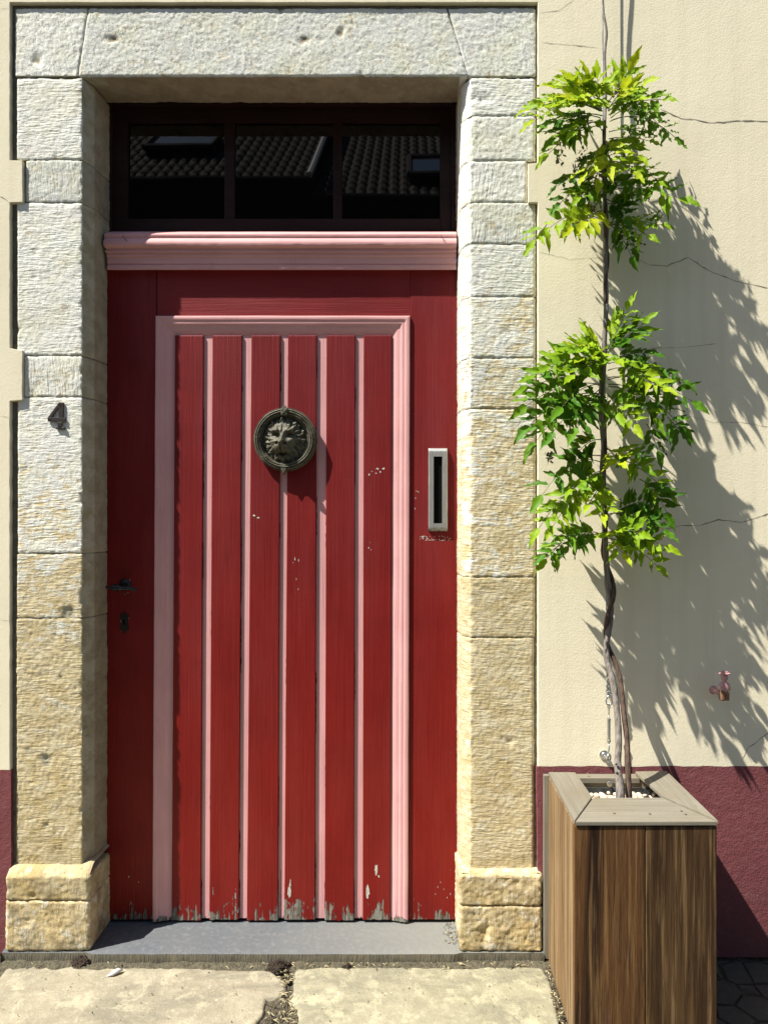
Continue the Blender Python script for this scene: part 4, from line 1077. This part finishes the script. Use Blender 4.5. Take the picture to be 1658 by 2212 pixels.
up = [ # base x,y  tip x,y  depth base/tip  sag pairs size tone droop
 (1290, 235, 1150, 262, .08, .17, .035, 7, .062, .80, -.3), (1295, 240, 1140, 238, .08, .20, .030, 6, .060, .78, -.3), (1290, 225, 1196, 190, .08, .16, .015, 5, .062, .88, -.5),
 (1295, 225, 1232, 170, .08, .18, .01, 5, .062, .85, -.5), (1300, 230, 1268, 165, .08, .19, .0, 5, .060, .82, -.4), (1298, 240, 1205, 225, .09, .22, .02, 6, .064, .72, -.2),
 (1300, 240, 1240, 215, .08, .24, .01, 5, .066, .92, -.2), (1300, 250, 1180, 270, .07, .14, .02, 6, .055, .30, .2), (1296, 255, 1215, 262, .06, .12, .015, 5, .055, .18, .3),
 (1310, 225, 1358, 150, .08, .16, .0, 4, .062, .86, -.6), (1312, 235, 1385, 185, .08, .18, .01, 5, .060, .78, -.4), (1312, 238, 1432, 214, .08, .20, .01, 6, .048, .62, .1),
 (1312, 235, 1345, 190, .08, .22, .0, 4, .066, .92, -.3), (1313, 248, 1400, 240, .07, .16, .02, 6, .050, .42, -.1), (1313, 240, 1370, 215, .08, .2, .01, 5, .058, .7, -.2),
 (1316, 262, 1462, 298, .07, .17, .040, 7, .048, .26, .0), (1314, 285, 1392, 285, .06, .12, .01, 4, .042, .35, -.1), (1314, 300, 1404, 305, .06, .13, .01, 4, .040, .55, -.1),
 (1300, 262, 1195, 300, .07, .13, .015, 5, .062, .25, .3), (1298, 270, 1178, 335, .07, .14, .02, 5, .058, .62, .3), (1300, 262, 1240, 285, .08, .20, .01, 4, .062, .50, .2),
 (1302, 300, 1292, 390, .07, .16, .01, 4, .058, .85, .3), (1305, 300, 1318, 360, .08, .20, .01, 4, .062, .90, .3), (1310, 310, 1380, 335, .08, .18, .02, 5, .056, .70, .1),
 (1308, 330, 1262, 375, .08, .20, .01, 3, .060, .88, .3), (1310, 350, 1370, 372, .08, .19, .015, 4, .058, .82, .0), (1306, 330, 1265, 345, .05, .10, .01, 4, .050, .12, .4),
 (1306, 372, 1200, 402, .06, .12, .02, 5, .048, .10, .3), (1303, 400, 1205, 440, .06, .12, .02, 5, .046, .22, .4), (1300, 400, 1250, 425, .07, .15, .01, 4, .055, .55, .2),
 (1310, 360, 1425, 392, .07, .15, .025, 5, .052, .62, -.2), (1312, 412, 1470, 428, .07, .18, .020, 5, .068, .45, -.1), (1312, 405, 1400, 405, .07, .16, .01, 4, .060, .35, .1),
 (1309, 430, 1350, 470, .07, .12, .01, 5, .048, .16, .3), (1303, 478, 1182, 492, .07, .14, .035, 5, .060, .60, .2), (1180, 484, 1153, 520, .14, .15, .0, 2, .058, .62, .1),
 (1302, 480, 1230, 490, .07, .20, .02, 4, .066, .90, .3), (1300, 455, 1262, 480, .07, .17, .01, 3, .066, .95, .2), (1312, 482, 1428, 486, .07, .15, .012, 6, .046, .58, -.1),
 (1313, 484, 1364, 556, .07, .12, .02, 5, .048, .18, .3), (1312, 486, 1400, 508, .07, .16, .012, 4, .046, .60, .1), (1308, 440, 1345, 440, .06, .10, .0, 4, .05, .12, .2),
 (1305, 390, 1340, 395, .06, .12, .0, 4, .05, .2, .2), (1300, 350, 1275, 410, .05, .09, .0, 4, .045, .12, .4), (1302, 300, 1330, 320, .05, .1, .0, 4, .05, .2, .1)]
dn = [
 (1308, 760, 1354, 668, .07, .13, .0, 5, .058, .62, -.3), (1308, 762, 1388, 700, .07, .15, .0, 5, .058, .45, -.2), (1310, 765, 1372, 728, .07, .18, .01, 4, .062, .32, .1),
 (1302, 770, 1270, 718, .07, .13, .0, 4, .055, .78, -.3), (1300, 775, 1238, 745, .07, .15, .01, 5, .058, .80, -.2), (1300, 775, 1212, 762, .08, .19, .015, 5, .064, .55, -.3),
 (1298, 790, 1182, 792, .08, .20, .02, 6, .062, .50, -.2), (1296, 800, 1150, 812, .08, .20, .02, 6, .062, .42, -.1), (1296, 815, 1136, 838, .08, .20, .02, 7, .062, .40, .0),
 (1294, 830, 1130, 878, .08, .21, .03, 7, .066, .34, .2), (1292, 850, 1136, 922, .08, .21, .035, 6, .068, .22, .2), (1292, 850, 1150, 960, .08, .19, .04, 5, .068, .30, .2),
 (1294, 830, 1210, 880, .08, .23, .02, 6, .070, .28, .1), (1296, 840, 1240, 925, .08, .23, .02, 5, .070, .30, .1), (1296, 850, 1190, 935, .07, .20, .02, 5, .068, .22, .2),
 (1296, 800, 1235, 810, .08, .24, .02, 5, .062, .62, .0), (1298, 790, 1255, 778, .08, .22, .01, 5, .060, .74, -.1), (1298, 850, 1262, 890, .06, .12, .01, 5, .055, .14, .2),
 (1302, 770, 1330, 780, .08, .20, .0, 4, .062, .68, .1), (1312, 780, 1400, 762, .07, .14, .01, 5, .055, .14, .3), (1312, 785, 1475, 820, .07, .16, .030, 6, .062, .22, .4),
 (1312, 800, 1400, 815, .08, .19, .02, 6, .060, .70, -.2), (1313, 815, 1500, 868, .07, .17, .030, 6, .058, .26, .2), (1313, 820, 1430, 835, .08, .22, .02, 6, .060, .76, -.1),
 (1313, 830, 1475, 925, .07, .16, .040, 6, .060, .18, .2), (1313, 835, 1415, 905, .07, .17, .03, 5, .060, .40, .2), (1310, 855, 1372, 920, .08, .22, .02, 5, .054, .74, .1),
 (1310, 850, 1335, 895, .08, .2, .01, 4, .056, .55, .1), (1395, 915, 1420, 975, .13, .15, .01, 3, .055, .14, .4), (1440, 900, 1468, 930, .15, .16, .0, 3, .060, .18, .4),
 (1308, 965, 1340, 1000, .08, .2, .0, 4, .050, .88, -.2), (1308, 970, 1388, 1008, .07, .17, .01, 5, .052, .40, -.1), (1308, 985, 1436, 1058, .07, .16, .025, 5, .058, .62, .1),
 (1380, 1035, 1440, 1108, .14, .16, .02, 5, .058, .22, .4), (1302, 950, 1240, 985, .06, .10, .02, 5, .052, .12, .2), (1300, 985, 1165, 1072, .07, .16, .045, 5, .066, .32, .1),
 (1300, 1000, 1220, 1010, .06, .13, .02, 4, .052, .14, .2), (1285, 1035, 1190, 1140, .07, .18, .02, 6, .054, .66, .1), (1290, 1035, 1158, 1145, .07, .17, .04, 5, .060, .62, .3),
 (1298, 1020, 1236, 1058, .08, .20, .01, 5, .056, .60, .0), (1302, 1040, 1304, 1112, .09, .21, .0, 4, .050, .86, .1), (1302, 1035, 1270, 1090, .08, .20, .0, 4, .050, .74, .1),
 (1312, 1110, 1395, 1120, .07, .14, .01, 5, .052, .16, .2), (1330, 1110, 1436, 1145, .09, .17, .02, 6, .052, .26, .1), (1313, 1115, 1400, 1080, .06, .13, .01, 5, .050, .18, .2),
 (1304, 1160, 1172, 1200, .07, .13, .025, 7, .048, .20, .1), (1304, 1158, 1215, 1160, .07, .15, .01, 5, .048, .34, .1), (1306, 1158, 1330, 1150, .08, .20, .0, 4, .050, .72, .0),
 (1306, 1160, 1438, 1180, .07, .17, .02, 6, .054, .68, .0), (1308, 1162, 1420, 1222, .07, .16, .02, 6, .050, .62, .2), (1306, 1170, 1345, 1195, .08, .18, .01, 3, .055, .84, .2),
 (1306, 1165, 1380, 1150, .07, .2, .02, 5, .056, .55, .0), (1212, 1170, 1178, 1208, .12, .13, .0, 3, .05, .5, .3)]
runs('upper_foliage', up); runs('lower_foliage', dn)
# withered flower trusses
random.seed(4)
for (px, py, hh, y) in ((1208, 330, 40, .12), (1252, 345, 45, .08), (1246, 372, 26, .08), (1292, 385, 34, .09), (1290, 420, 26, .09), (1276, 452, 18, .1), (1184, 985, 22, .14), (1336, 195, 22, .12)):
    b = MB()
    for k in range(26):
        q = W(px+random.uniform(-7, 7), py+random.uniform(-hh/2, hh/2), -y+random.uniform(-.008, .008))
        d = Vector([random.uniform(-1, 1) for _ in range(3)]).normalized(); e_ = Vector([random.uniform(-1, 1) for _ in range(3)]).normalized()
        b.quad(q, q+d*.009, q+d*.011+e_*.007, q+e_*.006)
    b.build('withered_flower', M['dead'], vine)

# ------------------------------------------------------------------ moss, debris
def clump(px, py, r, label, seed, z=0.0, mat='moss'):
    q = G(px, py, z); bm = bmesh.new(); bmesh.ops.create_icosphere(bm, subdivisions=5, radius=1)
    for v in bm.verts:
        p = v.co.copy(); k = 1+.35*noise.noise(p*2.2+Vector((seed, 0, 0)))+.22*noise.noise(p*7+Vector((0, seed, 0)))+.16*noise.noise(p*19)
        v.co = Vector((p.x*r[0]*k, p.y*r[1]*k, max(-.3, p.z)*r[2]*k))
    b = MB(); b.add(bm, Matrix.Translation(q)); random.seed(seed)
    for k in range(130):
        a = random.random()*6.28; u = random.random(); d = Vector((math.cos(a)*r[0]*u*1.05, math.sin(a)*r[1]*u*1.05, r[2]*math.sqrt(max(0, 1-u*u))*.9)); p = q+d
        e_ = Vector([random.uniform(-1, 1) for _ in range(3)]).normalized()*.006; b.tube([p, p+e_+Vector((0, 0, .003))], [.0010, .0003], 4)
    o = b.build('moss_clump', M[mat], smooth=True); tag(o, label, 'moss clump', 'moss clumps in the paving joints')
clump(178, 2083, (.030, .022, .022), 'dark dry moss clump at the foot of the left plinth corner', 11, -.004)
clump(182, 2064, (.022, .016, .014), 'grey lump of dirt and moss against the step under the left plinth', 13, .006, 'dirt')
clump(601, 2093, (.032, .024, .020), 'brown moss clump at the head of the crack between the paving slabs', 17, -.004)
clump(752, 2092, (.018, .013, .009), 'small moss clump with straw on the joint in front of the step', 23, -.004)
clump(618, 2122, (.020, .016, .008), 'flat moss patch lower down the crack between the paving slabs', 29, -.008)
random.seed(12); deb = MB()
def bit(x, y, z, L, wd_, a, mi):
    deb.cur = mi; d = Vector((math.cos(a), math.sin(a), random.uniform(-.15, .25))); s_ = Vector((-math.sin(a), math.cos(a), random.uniform(-.3, .3)))*wd_; p = Vector((x, y, z+.0015))
    m_ = p+d*L*.5+Vector((0, 0, random.uniform(0, .004))); e_ = p+d*L
    rows = [[p-s_*.5, p+Vector((0, 0, .0012)), p+s_*.5], [m_-s_, m_+Vector((0, 0, .0015)), m_+s_], [e_-s_*.3, e_+Vector((0, 0, .0008)), e_+s_*.3]]
    deb.grid(rows)
for k in range(520):
    px = random.choice([random.uniform(60, 1180), random.gauss(760, 60), random.gauss(600, 35), random.uniform(950, 1180)]); py = random.gauss(2081, 4.5)
    if random.random() < .15: px = random.gauss(618, 7); py = random.uniform(2090, 2205)
    q = G(px, max(2073, py)); bit(q.x, q.y, .001, random.uniform(.004, .022), random.uniform(.0006, .0022), random.gauss(0, .9)+random.choice([0, math.pi]), random.choice([0, 0, 0, 1, 1, 2]))
for k in range(150):
    u = random.random(); q = G(1182+30*u+random.gauss(0, 2.5), 2085+126*u); bit(q.x, q.y, .001, random.uniform(.004, .016), random.uniform(.0008, .0025), random.random()*6.28, random.choice([0, 1, 1, 2]))
for k in range(60):
    q = G(random.uniform(575, 650), random.uniform(2165, 2210)); bit(q.x, q.y, -.004, random.uniform(.008, .03), .0015, random.random()*6.28, random.choice([0, 1, 2]))
for k in range(50):
    q = G(random.uniform(30, 1180), random.uniform(2095, 2210)); bit(q.x, q.y, .001, random.uniform(.002, .007), random.uniform(.0008, .002), random.random()*6.28, random.choice([0, 1, 1]))
for (x0, y0, x1, y1) in ((205, 2072, 262, 2075), (208, 2076, 265, 2073), (410, 2077, 470, 2079), (690, 2079, 750, 2081), (990, 2084, 1010, 2088)):
    deb.cur = 0; a, c = G(x0, y0), G(x1, y1); deb.tube([a+Vector((0, 0, .004)), a.lerp(c, .5)+Vector((0, -.002, .007)), c+Vector((0, 0, .003))], .0011, 5)
for k in range(60):
    q = G(random.gauss(965, 8), random.uniform(1995, 2040), .031); bit(q.x+.01, q.y, .031, random.uniform(.003, .009), .0012, random.random()*6.28, random.choice([0, 1, 2, 2]))
tag(deb.build('plant_debris', [M['straw'], M['twig'], M['dirt']], smooth=False), 'dry straw and plant bits scattered along the joints of the paving', 'plant debris', kind='stuff')
b = MB()
q = G(252, 2104); pts = [q+Vector((-.022, -.012, .002)), q+Vector((-.008, -.008, .007)), q+Vector((.004, .002, .010)), q+Vector((.014, .010, .006))]
b.tube(pts, [.001, .006, .0065, .002], 10); b.tube([q+Vector((-.024, -.014, .002)), q+Vector((-.034, -.018, .001))], .0006, 5)
tag(b.build('feather', M['feather'], smooth=True), 'small white downy feather lying on the left paving slab', 'feather')

# ------------------------------------------------------------------ house across the street (seen mirrored in the fanlight)
YO = -9.0
opp = empty('opposite_house', (-2, YO, 0)); tag(opp, 'dark house with pantiled roof and skylights, mirrored in the fanlight glass', 'building')
ym = YF+.014
def refl(px, py, y):                      # where a mirrored point really stands
    d = (ym-CAM_Y)+(ym-y); return Vector(((px-VX)/F*d, y, CAM_Z-(py-VY)/F*d))
ze = refl(800, 425, YO+.3).z; ze2 = refl(400, 387, YO+.3).z
b = MB(); b.box(-9, 6, YO-5.5, YO-5.2, -.012, ze-.1); b.box(-9, 6, YO-5.2, YO, -.012, ze-.15); b.build('wall', M['oppwall'], opp)
for k in range(5):
    x = -7.2+k*2.4
    b = MB(); b.box(x, x+1.0, YO-.02, YO+.03, ze-1.9, ze-.7, .01); fr = b.build('window', M['whitepipe'], opp)
    for s1 in (0, 1):
        b = MB(); b.box(x+.06+s1*.47, x+.47+s1*.47, YO+.031, YO+.036, ze-1.84, ze-.76); b.build('pane', M['oppwin'], fr)
pitch = .84
def roof(x0, x1, ze_, name, pw=.165, ph=.26, rows=18):
    b = MB(); P = []; nx = int((x1-x0)/.028); ns = rows*5
    for i in range(ns+1):
        s_ = i/ns*rows; fr_ = s_-math.floor(s_) if i < ns else 0; t_ = s_*ph; row = []
        for j in range(nx+1):
            x = x0+(x1-x0)*j/nx; ww = .034*math.sin(2*math.pi*x/pw)+.010*math.sin(4*math.pi*x/pw+1)
            y = YO+.3-t_; z = ze_+pitch*t_; n_ = .030*(1-fr_)
            row.append((x, y+n_*.6, z+(ww+n_)*.8))
        P.append(row)
    b.grid(P); return b.build(name, M['tiles'], opp, smooth=False)
xs = refl(693, 330, YO-1).x
roof(xs+.05, 6, ze, 'roof'); roof(-9, xs-.05, ze2, 'roof')
b = MB(); b.box(-9, 6, YO-9.5, YO-4.3, ze+3.6, ze+3.9); b.build('ridge', M['tiles'], opp)
b = MB(); b.tube([(-9, YO+.42, ze2-.06), (xs, YO+.42, ze2-.06)], .06, 8); b.tube([(xs, YO+.42, ze-.06), (6, YO+.42, ze-.06)], .06, 8); b.build('gutter', M['oppwall'], opp)
b = MB(); b.tube([(xs, YO+.35, ze2+.05), (xs, YO-3.4, ze2+.1+pitch*3.7)], .05, 8); b.build('gable_flashing', M['whitepipe'], opp)
for (x0, x1, t0, h_, zz_) in ((refl(345, 320, YO-1.3).x, refl(480, 320, YO-1.3).x, 1.0, .9, ze2), (refl(884, 390, YO-.6).x, refl(975, 390, YO-.6).x, .5, 1.0, ze)):
    y0 = YO+.3-t0; z0 = zz_+pitch*t0; y1 = y0-h_*.77; z1 = z0+pitch*h_*.77; up_ = Vector((0, .10, .12))
    A = [Vector((x0, y0, z0))+up_, Vector((x1, y0, z0))+up_, Vector((x1, y1, z1))+up_, Vector((x0, y1, z1))+up_]
    b = MB()
    for a, c in zip(A, A[1:]+A[:1]): b.quad(a, c, c-up_*1.5, a-up_*1.5); b.tube([a, c], .05, 6)
    sf = b.build('skylight', M['oppwall'], opp)
    b = MB(); b.quad(*[p+Vector((0, .002, .002)) for p in A]); b.build('pane', M['skylight'], sf)
